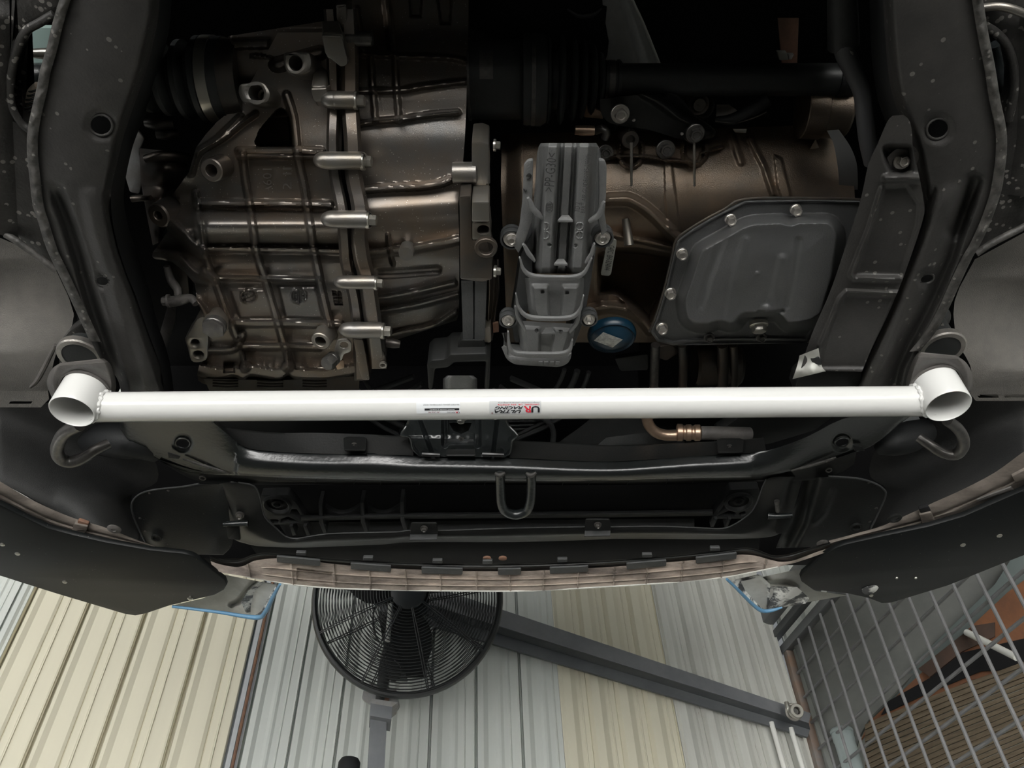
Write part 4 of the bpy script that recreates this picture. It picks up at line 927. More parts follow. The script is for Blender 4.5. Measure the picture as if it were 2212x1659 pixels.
relief('top_rail', ET, EB, lambda X, Y, U, V: .745+.012*np.abs(U-.45)-.004*sst((.2-U)/.2), 8, 300, 'satin_black', bp, .02, 40, 2)
VR = [541,634,725,801,879,953,1030,1102,1174,1248,1325,1396,1471,1558,1650]
def spf(X, Y, U, V):
    h = .744-.010*U
    for x in VR: h = h-.0035*sst((1.9-np.abs(X-x-(1-U)*(1106-x)*-.012))/1.4)
    for u in (.42, .74): h = h-.003*sst((.03-np.abs(U-u))/.022)*sst((X-560)/20)*sst((1640-X)/20)
    h = h+.002*np.sin(X*.02)+.006*pg(X, Y, [(640,1226),(720,1236),(720,1262),(640,1256)], 3)
    return h
relief('skirt', EB, SB, spf, 40, 620, 'dirty_plastic', bp, .02, 40, 2)
for a, b in ((597,692),(757,845),(910,1000),(1075,1126),(1187,1271),(1353,1440),(1503,1592)):
    ya, yb = np.interp((a, b), [p[0] for p in EB], [p[1] for p in EB]); plate('clip', [(a,ya-4),(b,yb-4),(b-1,yb+9),(a+1,ya+9)], .738, .004, 'dark_plastic', bp, r=2)
for x in (650, 795, 945, 1053, 1215, 1398, 1545):
    y = np.interp(x, [p[0] for p in ET], [p[1] for p in ET]); plate('slot_clip', [(x-11,y-6),(x+11,y-6),(x+11,y+1),(x-11,y+1)], .744, .006, 'dark_plastic', bp, r=2)
for x in (1052, 1086): plate('rust_spot', ell(x, 1208, 9, 4), .748, .004, 'rust', bp)
ptube('edge_beading', [(x, y, .733) for x, y in SB[3:-4]], 1.6, 'scraped_grey', bp, 6, 2)
# outer ends of the bumper edge, inside the splitters
def ends(L, R, lab):
    t = thing('bumper_flange', lab, 'flange', 'dusty bumper flanges')
    relief('flange', L, R, lambda X, Y, U, V: .752-.006*np.sin(np.pi*U)+.004*rb(X, Y, [(a+.55*(c-a), b+.55*(d-b)) for (a, b), (c, d) in zip(L, R)], 4, 4), 18, 90, 'lip_dirt', t, .01, 60, 3); return t
t = ends([(-60,1008),(0,1040),(58,1074),(114,1101),(165,1121),(223,1138),(280,1160),(340,1182)], [(-60,1062),(0,1090),(43,1111),(101,1139),(157,1155),(228,1171),(324,1188),(372,1197)], 'dusty brown bumper flange with a rusty clip, above the cream-wall splitter')
plate('clip_block', [(160,1132),(190,1138),(182,1156),(154,1148)], .742, .010, 'lip_dirt', t, r=3); plate('clip', [(168,1124),(192,1132),(188,1142),(166,1136)], .745, .006, 'rust', t, r=3)
lathe('push_pin', [(.0112,0),(.0112,.0012),(.009,.003),(.004,.0036),(.003,.002),(.0001,.002)], P(247,1142,.742), DOWN, 'mount_dirty', t, 30)
t = ends([(1790,1168),(1850,1152),(1905,1136),(1960,1112),(2020,1084),(2082,1056),(2150,1020),(2212,975),(2280,930)], [(1800,1184),(1829,1175),(1905,1158),(2006,1137),(2082,1115),(2158,1082),(2212,1059),(2250,1038),(2290,1015)], 'dusty dark bumper flange with an open clip slot, above the mesh-cage splitter')
plate('clip_block', [(1986,1113),(2012,1107),(2020,1124),(1993,1132)], .742, .010, 'lip_dirt', t, r=3); plate('clip', [(1985,1100),(2006,1094),(2012,1104),(1990,1112)], .745, .006, 'bay_black', t, r=3)
plate('clip_block', [(2186,1030),(2220,1012),(2230,1032),(2194,1042)], .742, .010, 'lip_dirt', t, r=3)
ring('push_pin', .0112, .006, .003, P(1932,1118,.742), DOWN, 'satin_black', t); plate('steel_shim', [(2110,1080),(2185,1052),(2190,1058),(2114,1084)], .741, .003, 'mount_dirty', t)
# ---- splitters
def splitter(lab, out, screws, crease):
    t = thing('splitter', lab, 'splitter', 'front splitters')
    plate('blade', out, .728, .010, 'board_black', t, bev=.003)
    for x, y, r in screws:
        p = P(x, y, .728); q = lathe('screw', [(r*1.0, -.001),(r,.0008),(r*.75,.0018),(r*.25,.002),(r*.2,.001),(.0001,.001)], p, DOWN, 'zinc', t, 20)
    return t
OL = [(-70,1062),(0,1091),(43,1113),(101,1141),(157,1156),(228,1172),(324,1189),(395,1196),(415,1201),(432,1211),(486,1254),(490,1264),(484,1275),(464,1286),(367,1309),(316,1326),(292,1331),(268,1327),(120,1283),(0,1245),(-70,1222)]
splitter('black splitter blade with a bright screw on its edge, in front of the cream wall', OL, ((5,1176,.0042),(38,1196,.0042),(140,1257,.0042),(411,1293,.0050)), 0)
OR = [(2290,1014),(2212,1060),(2158,1083),(2082,1116),(2006,1138),(1905,1159),(1829,1176),(1806,1184),(1786,1196),(1733,1240),(1729,1248),(1732,1258),(1756,1275),(1830,1283),(1876,1293),(1904,1304),(1926,1303),(2048,1266),(2170,1217),(2212,1201),(2290,1170)]
s_ = splitter('black splitter blade with a scuffed corner, in front of the mesh cage', OR, ((2080,1177,.0042),(2159,1157,.0042),(1937,1248,.0025),(1978,1248,.0025),(1882,1286,.0036)), 0)
o = plate('scuff', [(1862,1272),(1888,1264),(1898,1270),(1886,1282),(1868,1284)], .7272, .0004, 'scraped', s_, bev=.0001, smooth=2)
# ---- painted bumper corners peeping out past the lip
bc = thing('bumper_corner', 'scraped grey bumper corner with a pale blue edge beside the cream wall', 'bumper', 'scraped bumper corners')
relief('underside', [(468,1238),(478,1270),(440,1292),(372,1308)], [(600,1264),(588,1288),(572,1320),(552,1333)], lambda X, Y, U, V: .76-.02*sst((X-500)/60)+.02*rb(X, Y, [(556,1252),(535,1275),(515,1300),(500,1306)], 9, 8), 40, 30, 'scraped_grey', bc, .02)
relief('scuffed_face', [(566,1256),(536,1276),(520,1300),(530,1322)], [(602,1264),(588,1290),(572,1322),(552,1333)], lambda X, Y, U, V: .735+.01*np.sin(3*U), 20, 20, 'scraped', bc, .01)
ptube('painted_edge', [(605,1262,.73),(590,1289,.728),(573,1322,.726),(553,1334,.725),(470,1322,.727),(372,1310,.73)], [3,4.5,5,5,3.5,3], 'blue_edge', bc, 10, 4)
bc = thing('bumper_corner', 'scraped bumper corner with a pale blue edge beside the mesh cage', 'bumper', 'scraped bumper corners')
relief('underside', [(1600,1256),(1612,1280),(1630,1302),(1652,1317)], [(1742,1226),(1730,1250),(1760,1276),(1830,1286)], lambda X, Y, U, V: .76-.02*sst((1720-X)/60)+.02*rb(X, Y, [(1640,1235),(1664,1260),(1700,1260),(1718,1266)], 9, 8), 40, 30, 'scraped_grey', bc, .02)
relief('scuffed_face', [(1578,1254),(1600,1280),(1628,1304),(1650,1318)], [(1640,1240),(1664,1262),(1662,1295),(1655,1318)], lambda X, Y, U, V: .735+.01*np.sin(3*U), 20, 20, 'scraped', bc, .01)
relief('scuffed_floor', [(1664,1266),(1660,1296),(1656,1317)], [(1722,1268),(1748,1292),(1740,1304)], lambda X, Y, U, V: .738+.004*np.sin(6*U+4*V), 20, 20, 'scraped', bc, .01)
ptube('painted_edge', [(1570,1251,.73),(1592,1272,.728),(1624,1304,.726),(1645,1319,.725),(1665,1319,.726),(1690,1312,.728)], [3,3.5,4,4.5,4,2], 'blue_edge', bc, 10, 4)
# ================================================================== WHEEL ARCH LINERS
la = thing('arch_liner', 'dusty grey wheel arch liner beside the gearbox-side rail', 'liner', 'grey arch liners')
relief('liner', [(-80,480),(-80,600),(-80,700),(-80,800),(-80,880)], [(110,560),(160,680),(128,745),(112,800),(102,858)], lambda X, Y, U, V: .88-.06*sst((Y-520)/330)+.03*np.sin(np.pi*np.clip((Y-560)/200,0,1))*(1-U), 40, 60, 'arch_liner', la, .01, 60, 3)
ptube('liner_edge', [(120,745,.815),(98,790,.812),(80,822,.81),(66,836,.81)], [4,5,5,3], 'mount_dirty', la, 8, 4)
relief('liner_lip', [(-80,845),(-80,860),(-80,880)], [(104,845),(106,862),(88,880)], lambda X, Y, U, V: .80-.004*V, 30, 12, 'arch_liner', la, .01, 50, 0, lambda X, Y: pg(X, Y, [(20,866),(66,866),(71,873),(22,873)], 1) > .1)
lb = thing('arch_liner', 'dusty grey wheel arch liner beside the gusset-plate rail', 'liner', 'grey arch liners')
relief('liner', [(2106,560),(2062,650),(2068,735),(2096,790),(2102,850)], [(2290,460),(2290,600),(2290,700),(2290,790),(2290,880)], lambda X, Y, U, V: .90-.08*sst((Y-560)/290)+.03*np.sin(np.pi*np.clip((Y-600)/200,0,1))*U, 40, 60, 'arch_liner', lb, .01, 60, 3)
relief('liner_lip', [(2098,835),(2096,852),(2108,866)], [(2290,835),(2290,852),(2290,866)], lambda X, Y, U, V: .80-.004*V, 30, 12, 'arch_liner', lb, .01, 50, 0, lambda X, Y: (pg(X, Y, [(2116,852),(2160,851),(2158,858),(2112,859)], 1) > .1) | (pg(X, Y, [(2172,851),(2290,851),(2290,858),(2168,858)], 1) > .1))
lc = relief('splash_liner', [(-90,876),(-90,930),(-90,980),(-60,1012),(20,1052),(100,1096),(165,1122),(230,1140),(300,1172)], [(108,870),(200,900),(280,930),(330,985),(340,1040),(290,1064),(284,1084),(286,1110),(302,1150)],
    lambda X, Y, U, V: .90-.13*sst((Y-870-(.45*(X-0)).clip(0))/190.)+.02*U-.02*np.sin(np.pi*np.clip((X-120)/170,0,1))*sst((Y-1030)/60), 60, 60, 'liner', None, .01, 70, 3); tag(lc, 'dark smooth inner fender liner below the grey arch liner, gearbox side', 'liner', 'dark fender liners')
lc = relief('splash_liner', [(2100,858),(2010,905),(1930,930),(1885,985),(1880,1030),(1910,1050),(1915,1070),(1902,1100),(1880,1145)], [(2300,870),(2300,900),(2290,930),(2270,940),(2212,985),(2150,1022),(2082,1060),(2000,1096),(1915,1132)],
    lambda X, Y, U, V: .90-.13*sst((Y-870-(.45*(2212-X)).clip(0))/190.)+.02*(1-U), 60, 60, 'liner', None, .01, 70, 3); tag(lc, 'dark smooth inner fender liner below the grey arch liner, oil-pan side', 'liner', 'dark fender liners')
t = ptube('bush_housing', [(190,955,.86),(240,948,.84),(300,958,.82),(340,985,.82)], [22,40,36,16], 'matt_black', None, 18, 4); tag(t, 'black rounded housing below the white post, gearbox side', 'housing')
t = ptube('bush_housing', [(2000,930,.86),(1960,945,.84),(1920,960,.82),(1895,972,.82)], [26,34,26,12], 'matt_black', None, 18, 4); tag(t, 'black rounded housing below the white post, oil-pan side', 'housing')
# ================================================================== GEARBOX
gb = thing('gearbox', 'oily ribbed cast aluminium gearbox housing between the left rail and the centre flange', 'gearbox')
gb['label'] = 'oily ribbed cast aluminium gearbox housing beside the driveshaft boots'
V1 = [(422,418),(428,460),(432,501),(438,530),(444,557),(456,590),(467,612),(476,636),(483,656),(500,700),(512,730)]
V2 = [(523,330),(530,390),(534,410),(543,463),(549,510),(553,542),(562,572),(571,597),(591,666),(609,727),(622,768),(627,790)]
V3 = [(619,205),(634,253),(642,329),(650,370),(657,402),(670,489),(680,552),(690,600),(698,640),(715,711),(720,725)]
HR = [([(516,326),(600,325),(694,327)], 8), ([(516,338),(600,338),(694,340)], 5), ([(426,438),(530,439),(640,440),(712,441)], 8), ([(446,538),(553,539),(690,541),(735,542)], 7), ([(468,601),(570,602),(690,604)], 5), ([(505,696),(540,699),(620,699),(735,702)], 8), ([(516,749),(620,749),(690,750)], 7)]
LRB = [([(366,482),(392,505),(412,528),(436,545)], 13), ([(330,548),(360,552),(385,558),(405,580),(425,596),(460,604)], 12), ([(412,640),(428,660),(446,684)], 11), ([(519,252),(470,300),(430,330),(414,375)], 7), ([(420,330),(480,300),(520,268),(552,246)], 6), ([(440,585),(462,600)], 8)]
def g0(y): return ips(y, (60,.93),(150,.915),(250,.89),(330,.868),(400,.858),(445,.850),(475,.826),(500,.824),(535,.845),(570,.842),(605,.846),(640,.842),(700,.842),(760,.848),(805,.850),(840,.855))
def gcase(X, Y, U, V):
    h = g0(Y)+.05*sst((455-X)/110)*sst((Y-380)/60)*(1-.4*sst((Y-600)/100))
    for r, w in ((V1, 6.5), (V2, 6.5), (V3, 7)): h = h-.011*rb(X, Y, r, w+4, 8, 3)
    for r, w in HR: h = h-.012*rb(X, Y, r, w+3, 8)
    for r, w in LRB: h = h-.014*rb(X, Y, r, w+4, 12, 3)
    # dished fields between the ribs
    h = h+.006*rb(X, Y, [(430,455),(700,458)], 8, 8)
    h = h-.004*pg(X, Y, [(492,622),(575,622),(596,690),(515,690)], 8, 6)-.004*pg(X, Y, [(596,615),(684,615),(702,690),(614,690)], 8, 6)
    for cx, cy in ((537,640),(645,640)): h = h-.003*dc(X, Y, cx, cy, 20, 3, 18)+.005*dc(X, Y, cx, cy, 16, 3, 14)
    h = h-.004*rb(X, Y, [(522,646),(552,632)], 4, 3)-.004*rb(X, Y, [(645,625),(646,656)], 2.5, 2)
    for x in (632, 639, 654, 661):
        for y in (634, 641, 648): h = h-.002*dc(X, Y, x, y, 3.2, 2, 2.5)
    # date grid
    g = pg(X, Y, [(716,626),(738,628),(742,660),(722,660)], 2)
    h = h+.004*g; h = h-.004*g*np.maximum(sst((2.0-np.abs((Y-627) % 8-4))/1.5), sst((2-np.abs(X-728-(Y-627)*.1))/1.5))
    # triangular window between the webs
    h = h+.16*pg(X, Y, [(595,238),(606,232),(620,240),(628,262),(634,318),(556,318),(549,305),(560,280)], 5, 6)
    # bottom cover flange
    bt = ips(X, (428,806),(470,815),(505,812),(525,818),(545,810),(600,818),(622,808),(640,816),(700,818),(740,812),(775,806))
    h = h-.016*sst((Y-(bt-24))/7)*sst((bt-Y+2)/4)
    h = h+.03*sst((Y-bt)/4)
    for cx, cy, r in ((530,792,15),(622,792,15)): h = h-.020*dc(X, Y, cx, cy, r, 11)
    h = h+.012*pg(X, Y, [(482,782),(508,782),(508,806),(482,806)], 4)
    h = h-.010*rb(X, Y, [(450,757),(500,755),(516,742),(524,722)], 10, 8, 3)
    h = h-.014*rb(X, Y, [(522,760),(529,790)], 6, 6)-.014*rb(X, Y, [(620,760),(622,790)], 6, 6)
    h = h-.006*np.sin(np.pi*np.clip((Y-463)/75,0,1))*sst((X-430)/20)
    return h
GL = [(600,70),(520,215),(470,262),(424,318),(408,372),(372,420),(352,460),(362,500),(330,545),(336,560),(372,566),(420,612),(424,650),(445,690),(428,722),(450,752),(430,790),(428,822),(452,832)]
GR = [(735,70),(738,170),(738,262),(738,318),(735,372),(742,420),(745,460),(748,500),(752,545),(754,560),(755,566),(757,612),(758,650),(762,690),(766,722),(768,752),(772,790),(776,806),(776,830)]
relief('gear_case', GL, GR, gcase, 190, 330, 'cast', gb, .06, 45, 2)
# bottom fins under the cover
for k, (a, b) in enumerate(((460,515),(556,612),(654,706))):
    for j in range(3): ptube('cooling_fin', [(a,822+j*6+k*.3,.862),((a+b)/2,824+j*6,.86),(b,823+j*6,.862)], 2.4, 'cast_dark', gb, 8, 3)
relief('sump_cover', [(440,818),(600,822),(776,812)], [(455,850),(600,852),(776,850)], lambda X, Y, U, V: .866+.01*U, 8, 40, 'cast_dark', gb, .02)
# lettering cast into the case
for s, x, y, w in (('A601', 579, 388, .036), ('2 II', 622, 385, .032)):
    o = lettering('cast_letters', s, on_px(x, y, .8585, (0,-10), (-10,0), .0016), .016, 'cast_light', gb, 1, 0, w)
# differential housing and its two drilled bosses
def dif(X, Y, U, V):
    h = ips(Y, (60,.945),(110,.925),(160,.915),(200,.925),(250,.945))
    h = h-.018*rb(X, Y, [(600,140),(690,112)], 22, 18)-.012*rb(X, Y, [(580,187),(680,190)], 10, 10)-.012*rb(X, Y, [(545,120),(585,124)], 6, 5)
    return h-.008*pg(X, Y, [(494,82),(585,80),(585,108),(494,110)], 8)+.01*sst((500-X)/16)
relief('differential_case', [(494,78),(486,120),(484,170),(492,225),(530,262)], [(735,40),(735,110),(735,160),(735,200),(735,240)], dif, 70, 70, 'cast', gb, .06, 45, 2)
def hfblock(name, out, h, th, hole, mat, parent):
    o = plate(name, out, h, th, mat, parent, bev=.004, holes=[ell(*hole)]); x, y, a, b, r = hole
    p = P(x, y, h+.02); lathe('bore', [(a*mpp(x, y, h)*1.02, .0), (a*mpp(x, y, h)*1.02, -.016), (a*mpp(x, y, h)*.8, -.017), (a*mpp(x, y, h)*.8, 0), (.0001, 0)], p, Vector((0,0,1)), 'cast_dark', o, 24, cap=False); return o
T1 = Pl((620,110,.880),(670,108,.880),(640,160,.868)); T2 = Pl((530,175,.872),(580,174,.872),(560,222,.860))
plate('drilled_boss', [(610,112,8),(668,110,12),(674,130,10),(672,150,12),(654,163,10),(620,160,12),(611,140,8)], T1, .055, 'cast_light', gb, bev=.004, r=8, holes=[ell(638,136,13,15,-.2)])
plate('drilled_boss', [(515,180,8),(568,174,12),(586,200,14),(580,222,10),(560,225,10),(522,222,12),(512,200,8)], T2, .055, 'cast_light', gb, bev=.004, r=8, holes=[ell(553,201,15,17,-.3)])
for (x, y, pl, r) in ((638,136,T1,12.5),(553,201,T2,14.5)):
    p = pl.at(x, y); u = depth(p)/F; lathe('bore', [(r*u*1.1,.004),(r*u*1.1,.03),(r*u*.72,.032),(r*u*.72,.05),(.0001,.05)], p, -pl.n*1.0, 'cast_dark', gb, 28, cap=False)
# mounting lugs on the top edge of the joint
plate('mount_lug', [(694,44,3),(733,42,3),(741,74,3),(696,72,3)], Pl((694,42,.905),(740,42,.905),(715,74,.872)), .03, 'cast_light', gb, bev=.003, r=3)
plate('mount_lug', [(694,75,4),(738,76,4),(752,130,8),(750,142,8),(736,146,6),(702,118,6)], Pl((694,75,.870),(752,76,.872),(720,130,.866)), .045, 'cast_light', gb, bev=.003, r=4)
plate('mount_lug', [(676,152,6),(698,142,5),(706,150,4),(706,188,4),(671,188,6)], Pl((676,145,.896),(706,145,.896),(690,188,.866)), .03, 'cast_light', gb, bev=.003, r=4)
plate('mount_lug', [(669,190,5),(707,188,5),(707,220,5),(678,222,8)], Pl((669,189,.864),(707,189,.864),(690,222,.860)), .04, 'cast_light', gb, bev=.003, r=4)
plate('mount_lug', [(724,10,5),(748,8,5),(752,70,4),(740,74,4),(726,40,4)], .90, .04, 'cast', gb, bev=.003, r=4)
lathe('lug_stub', [(.008,0),(.008,.03),(.006,.032)], P(745,84,.90), RT, 'bolt_dark', gb); pbolt(757, 86, .90, 8, RT, 'bolt_dark', gb)
# joint flange between the two case halves
def fl(name, C, w, hb, mat):
    L = [(x-w/2, y) for x, y in C]; R = [(x+w/2, y) for x, y in C]
    def hf(X, Y, U, V): return hb(Y)-.007*sst(np.minimum(U, 1-U)/.22)-.0004*np.sin(Y*.05+X*.02)
    return relief(name, L, R, hf, 14, 170, mat, gb, .05, 45, 3)
C1 = [(716,20),(722,120),(724,230),(722,310),(728,380),(742,450),(748,520),(752,570),(768,640),(776,700),(780,760),(782,822)]
fl('joint_flange', [(x-4, y) for x, y in C1], 26, lambda y: ips(y, (0,.92),(200,.885),(300,.855),(400,.835),(480,.815),(600,.818),(720,.825),(830,.84)), 'cast')
C2 = [(752,20),(756,120),(757,230),(762,310),(764,380),(778,450),(776,510),(782,560),(790,590),(798,640),(806,700),(814,760),(816,797)]
fl('joint_flange', C2, 38, lambda y: ips(y, (0,.915),(200,.88),(300,.85),(400,.83),(480,.812),(600,.812),(720,.82),(830,.83)), 'cast')
for y in (512, 524, 566, 578): plate('case_lug', [(738+(y-512)*.1,y),(756+(y-512)*.1,y),(758+(y-512)*.1,y+9),(740+(y-512)*.1,y+9)], .818, .02, 'cast_light', gb, r=2)
for x0, x1, y, r, h in ((704,768,216,19,.866),(690,783,347,19,.832),(706,794,474,19,.798),(732,811,610,15,.800),(744,826,713,18,.806)):
    c = [(x0-4,y-1,h+.01),(x0+4,y-.5,h),(x0+22,y,h-.001),((x0+x1)/2,y,h-.002),(x1-4,y,h),(x1,y,h)]
    ptube('bolt_lug', c, [r*.45,r*.9,r,r,r,r*.94], 'cast_light', gb, 22, 4)
    pbolt(x1+3, y+2, h, r*.68, Vector((1,0,-.10)), 'zinc', gb, hh=1.1, hollow=False)
for (cx, cy, q) in ((780,775,[(762,732),(784,734),(796,800),(799,822),(783,822),(776,800)]),(815,765,[(796,734),(818,735),(832,770),(831,790),(822,798),(806,796)])):
    plate('flange_ear', q, .818, .035, 'cast', gb, r=5)
ring('ear_hole', .0055, .0035, .004, P(828,786,.817), DOWN, 'steel', gb, 20)
# bosses, plugs and brackets on the gear case
def pboss(px, py, h, ro, ri, L, axis, mat='cast_light'):
    u = mpp(px, py, h); return boss('threaded_boss', P(px, py, h), axis, ro*u, ri*u, L, mat, gb)
pboss(456, 368, .835, 25, 13, .03, ax(.35, -.1), 'cast'); pboss(692, 738, .806, 21, 12, .028, ax(.15, -.15))
pboss(341, 466, .86, 27, 10, .03, ax(.25, -.3), 'cast_dark')
p = P(463, 706, .812); u = mpp(463, 700, .812)
lathe('drain_plug', [(22*u,-.03),(23*u,-.012),(27*u,-.010),(27*u,-.004),(25.5*u,-.003)], p, ax(.1), 'cast_light', gb, 32)
bolt(P(463,706,.810), ax(.1), 25*u, 'bolt_dark', gb, 'plug_head', 1.0, .25, False)
plate('mount_ear', [(425,690),(444,688),(450,730),(449,752),(447,776),(430,784),(412,780),(404,752),(399,733),(410,715)], .836, .03, 'cast_light', gb, bev=.003, smooth=3, holes=[ell(421,742,9,8), ell(428,767,11,8,.1)])
for x, y in ((421,742),(428,767)): lathe('bore', [(.008,0),(.008,.028),(.0001,.028)], P(x, y, .838), Vector((0,0,1)), 'matt_black', gb, 18, cap=False)
plate('sensor_bracket', [(728,735),(748,732),(760,742),(758,760),(742,766),(738,780),(722,778),(722,756)], .818, .004, 'steel', gb, r=5, holes=[ell(743,746,9,7)])
bolt(P(718,776,.812), ax(.2, -.35), .0105, 'bolt_dark', gb, 'bolt', 1.0, 1.3, False)
plate('clip', [(722,782),(742,778),(744,796),(728,800)], .82, .004, 'copper_pipe', gb, r=4)
ptube('shift_linkage', [(356,650,.87),(372,651,.862),(392,648,.858),(412,644,.858),(424,656,.85)], [10,12,11,9,8], 'mount_dirty', gb, 14, 4)
pbolt(363, 650, .862, 10, Vector((-1,0,-.1)), 'mount_dirty', gb)
ptube('linkage_arm', [(360,575,.89),(370,606,.885),(384,626,.87),(384,648,.862)], [7,9,9,8], 'mount_dirty', gb, 12, 3)
plate('side_bracket', [(362,560),(404,580),(410,645),(384,652),(366,600)], .90, .02, 'cast_dark', gb, r=8)
plate('bracket_stay', [(364,655),(382,655),(378,700),(352,765),(340,770),(345,720)], .92, .006, 'mount_dirty', gb, r=6)
for q, rp, m in (([(315,343,.93),(345,338,.93),(380,338,.94),(410,345,.95)], [9,12,12,10], 'cast_dark'), ([(284,430,.93),(300,428,.93),(325,428,.92)], [7,7,6], 'cast_dark'), ([(314,265,.95),(340,266,.95),(375,265,.955)], [9,15,13], 'cast_dark'), ([(340,290,.95),(365,290,.95),(385,288,.955)], [10,12,8], 'cast_dark')): ptube('side_stub', q, rp, m, gb, 14, 3)
relief('selector_cover', [(300,320),(305,400),(318,470),(330,530)], [(410,330),(400,380),(372,430),(352,520)], lambda X, Y, U, V: .96-.03*np.sin(np.pi*U)-.012*np.sin(Y*.09), 20, 40, 'cast_dark', gb, .03)
plate('heat_tab', [(272,305),(296,280),(312,300),(300,330),(312,360),(300,420),(280,415),(264,360)], .97, .004, 'clamp_grey', gb, r=5)
# ---- bell housing
BV = [([(801,126),(806,197),(811,258)], 5), ([(854,122),(857,197),(862,261)], 5)]
BRR = [([(748,114),(800,118),(862,121),(963,124),(1006,132)], 6, .010), ([(773,197),(862,195),(908,188),(960,181),(1004,176)], 6, .010), ([(768,271),(800,264),(862,258),(928,248),(989,243)], 6, .011), ([(784,409),(840,405),(910,402),(950,396),(972,388)], 8, .014), ([(790,548),(830,545),(892,537),(950,527),(990,518)], 9, .014), ([(814,646),(860,638),(902,630),(981,612)], 6, .011), ([(812,675),(860,667),(907,658),(988,637)], 6, .011), ([(828,730),(870,719),(935,706),(985,676)], 7, .010)]
def bell(X, Y, U, V):
    h = ips(Y, (-20,.99),(60,.965),(120,.935),(190,.905),(250,.888),(300,.872),(360,.858),(405,.846),(440,.836),(480,.824),(520,.826),(560,.846),(600,.850),(640,.852),(690,.866),(740,.888))
    for r, w in BV: h = h-.010*rb(X, Y, r, w+4, 7)
    for r, w, a in BRR: h = h-a*rb(X, Y, r, w+3, 8, 4)
    h = h-.010*rb(X, Y, [(835,0),(848,112)], 12, 9)-.008*rb(X, Y, [(770,20),(780,110)], 10, 8)+.01*pg(X, Y, [(880,-20),(915,-20),(912,38),(884,38)], 6)+.01*pg(X, Y, [(940,-20),(980,-20),(975,55),(950,55)], 6)
    h = h-.010*rb(X, Y, [(838,508),(842,540),(849,570)], 7, 7)+.005*rb(X, Y, [(818,590),(870,588),(945,582)], 14, 13)-.004*rb(X, Y, [(800,450),(980,440)], 30, 30)
    return h
relief('bell_housing', [(738,-20),(744,60),(752,120),(764,200),(766,262),(770,330),(780,400),(786,470),(790,552),(808,592),(811,653),(822,700),(826,728),(832,742)], [(1012,-20),(1012,60),(1010,120),(1008,200),(1006,262),(1002,330),(996,390),(990,440),(992,510),(992,560),(992,613),(992,652),(990,680),(986,692)], bell, 120, 300, 'cast', gb, .06, 45, 2)
u = mpp(877, 540, .81); lathe('pin_cap', [(15*u,-.03),(17*u,-.004),(15.5*u,0),(.0001,.0005)], P(877,549,.806), ax(.15), 'cast_light', gb, 28)
# ---- flange to the engine and its machined pads
def slabp(name, q, h, th, mat, r=4, bev=.002): return plate(name, q, h, th, mat, gb, bev=bev, r=r)
slabp('end_flange', [(992,424),(1018,422),(1020,520),(1052,520),(1064,560),(1064,604),(1040,610),(994,604)], .80, .05, 'cast_dark')
slabp('end_pad', [(1019,308),(1040,306),(1056,312),(1057,390),(1050,400),(1056,432),(1019,434)], .83, .05, 'cast_light')
slabp('machined_pad', [(1019,436),(1057,436),(1057,480),(1019,480)], .792, .04, 'cast_light')
plate('bolt_block', [(1020,481),(1058,481),(1061,518),(1020,518)], .80, .04, 'cast_light', gb, r=3, holes=[ell(1044,497,13,10)])
lathe('bore', [(.0085,0),(.0085,.035),(.0001,.035)], P(1044,498,.803), Vector((0,0,1)), 'matt_black', gb, 18, cap=False)
ring('pilot_bore', .014, .009, .006, P(1050,531,.794), DOWN, 'cast_dark', gb)
ptube('pad_edge', [(1052,320,.835),(1053,350,.834),(1054,395,.832)], 5, 'cast_light', gb, 10, 2)
pbolt(1070, 314, .84, 9, Vector((1,0,-.1)), 'zinc', gb, hollow=False); pbolt(1071, 586, .80, 9, Vector((1,0,-.1)), 'zinc', gb, hollow=False)
lathe('pipe_stub', [(.012,0),(.0125,.003),(.0125,.028),(.009,.03)], P(978,373,.835), RT, 'cast_light', gb, 24)
relief('clutch_cover', [(996,606),(998,660),(1000,730),(1004,770)], [(1052,606),(1050,660),(1048,730),(1030,770)], lambda X, Y, U, V: .812+.006*V+.003*rb(X, Y, [(1024,606),(1024,760)], 2, 1.5), 24, 40, 'dark_plastic', gb, .03)
relief('edge_plate', [(1052,560),(1053,640),(1050,730)], [(1078,560),(1080,620),(1064,736)], lambda X, Y, U, V: .835-.004*np.sin(9*U), 14, 30, 'cast_dark', gb, .02)
slabp('lower_clip', [(1026,714),(1060,706),(1062,738),(1056,742),(1028,738)], .818, .02, 'cast_light', 3)
plate('red_tag', [(1064,698),(1077,697),(1078,718),(1065,720)], .83, .004, 'rust', gb, r=2)
ptube('drain_screw', [(836,740,.84),(850,742,.838),(864,744,.838)], [11,11,8], 'cast_dark', gb, 14, 2)
# ================================================================== ROLL MOUNT
rm = thing('roll_mount', 'black arched engine roll mount with a grey rubber block above the white bar', 'mount')
plate('arch', [(925,842),(922,788),(932,779),(962,776),(972,766),(1050,764),(1060,772),(1057,842),(1046,842),(1050,782),(982,784),(968,795),(940,798),(934,842)], .80, .05, 'satin_black', rm, r=4, bev=.003)
plate('arch_plate', [(996,735),(1046,735),(1052,768),(980,768)], .815, .02, 'satin_black', rm, r=4)
relief('rubber_block', [(957,840),(957,818),(966,811)], [(1031,840),(1031,818),(1022,811)], lambda X, Y, U, V: .80+.02*(2*U-1)**6-.006*V, 30, 14, 'grey_plastic', rm, .05)
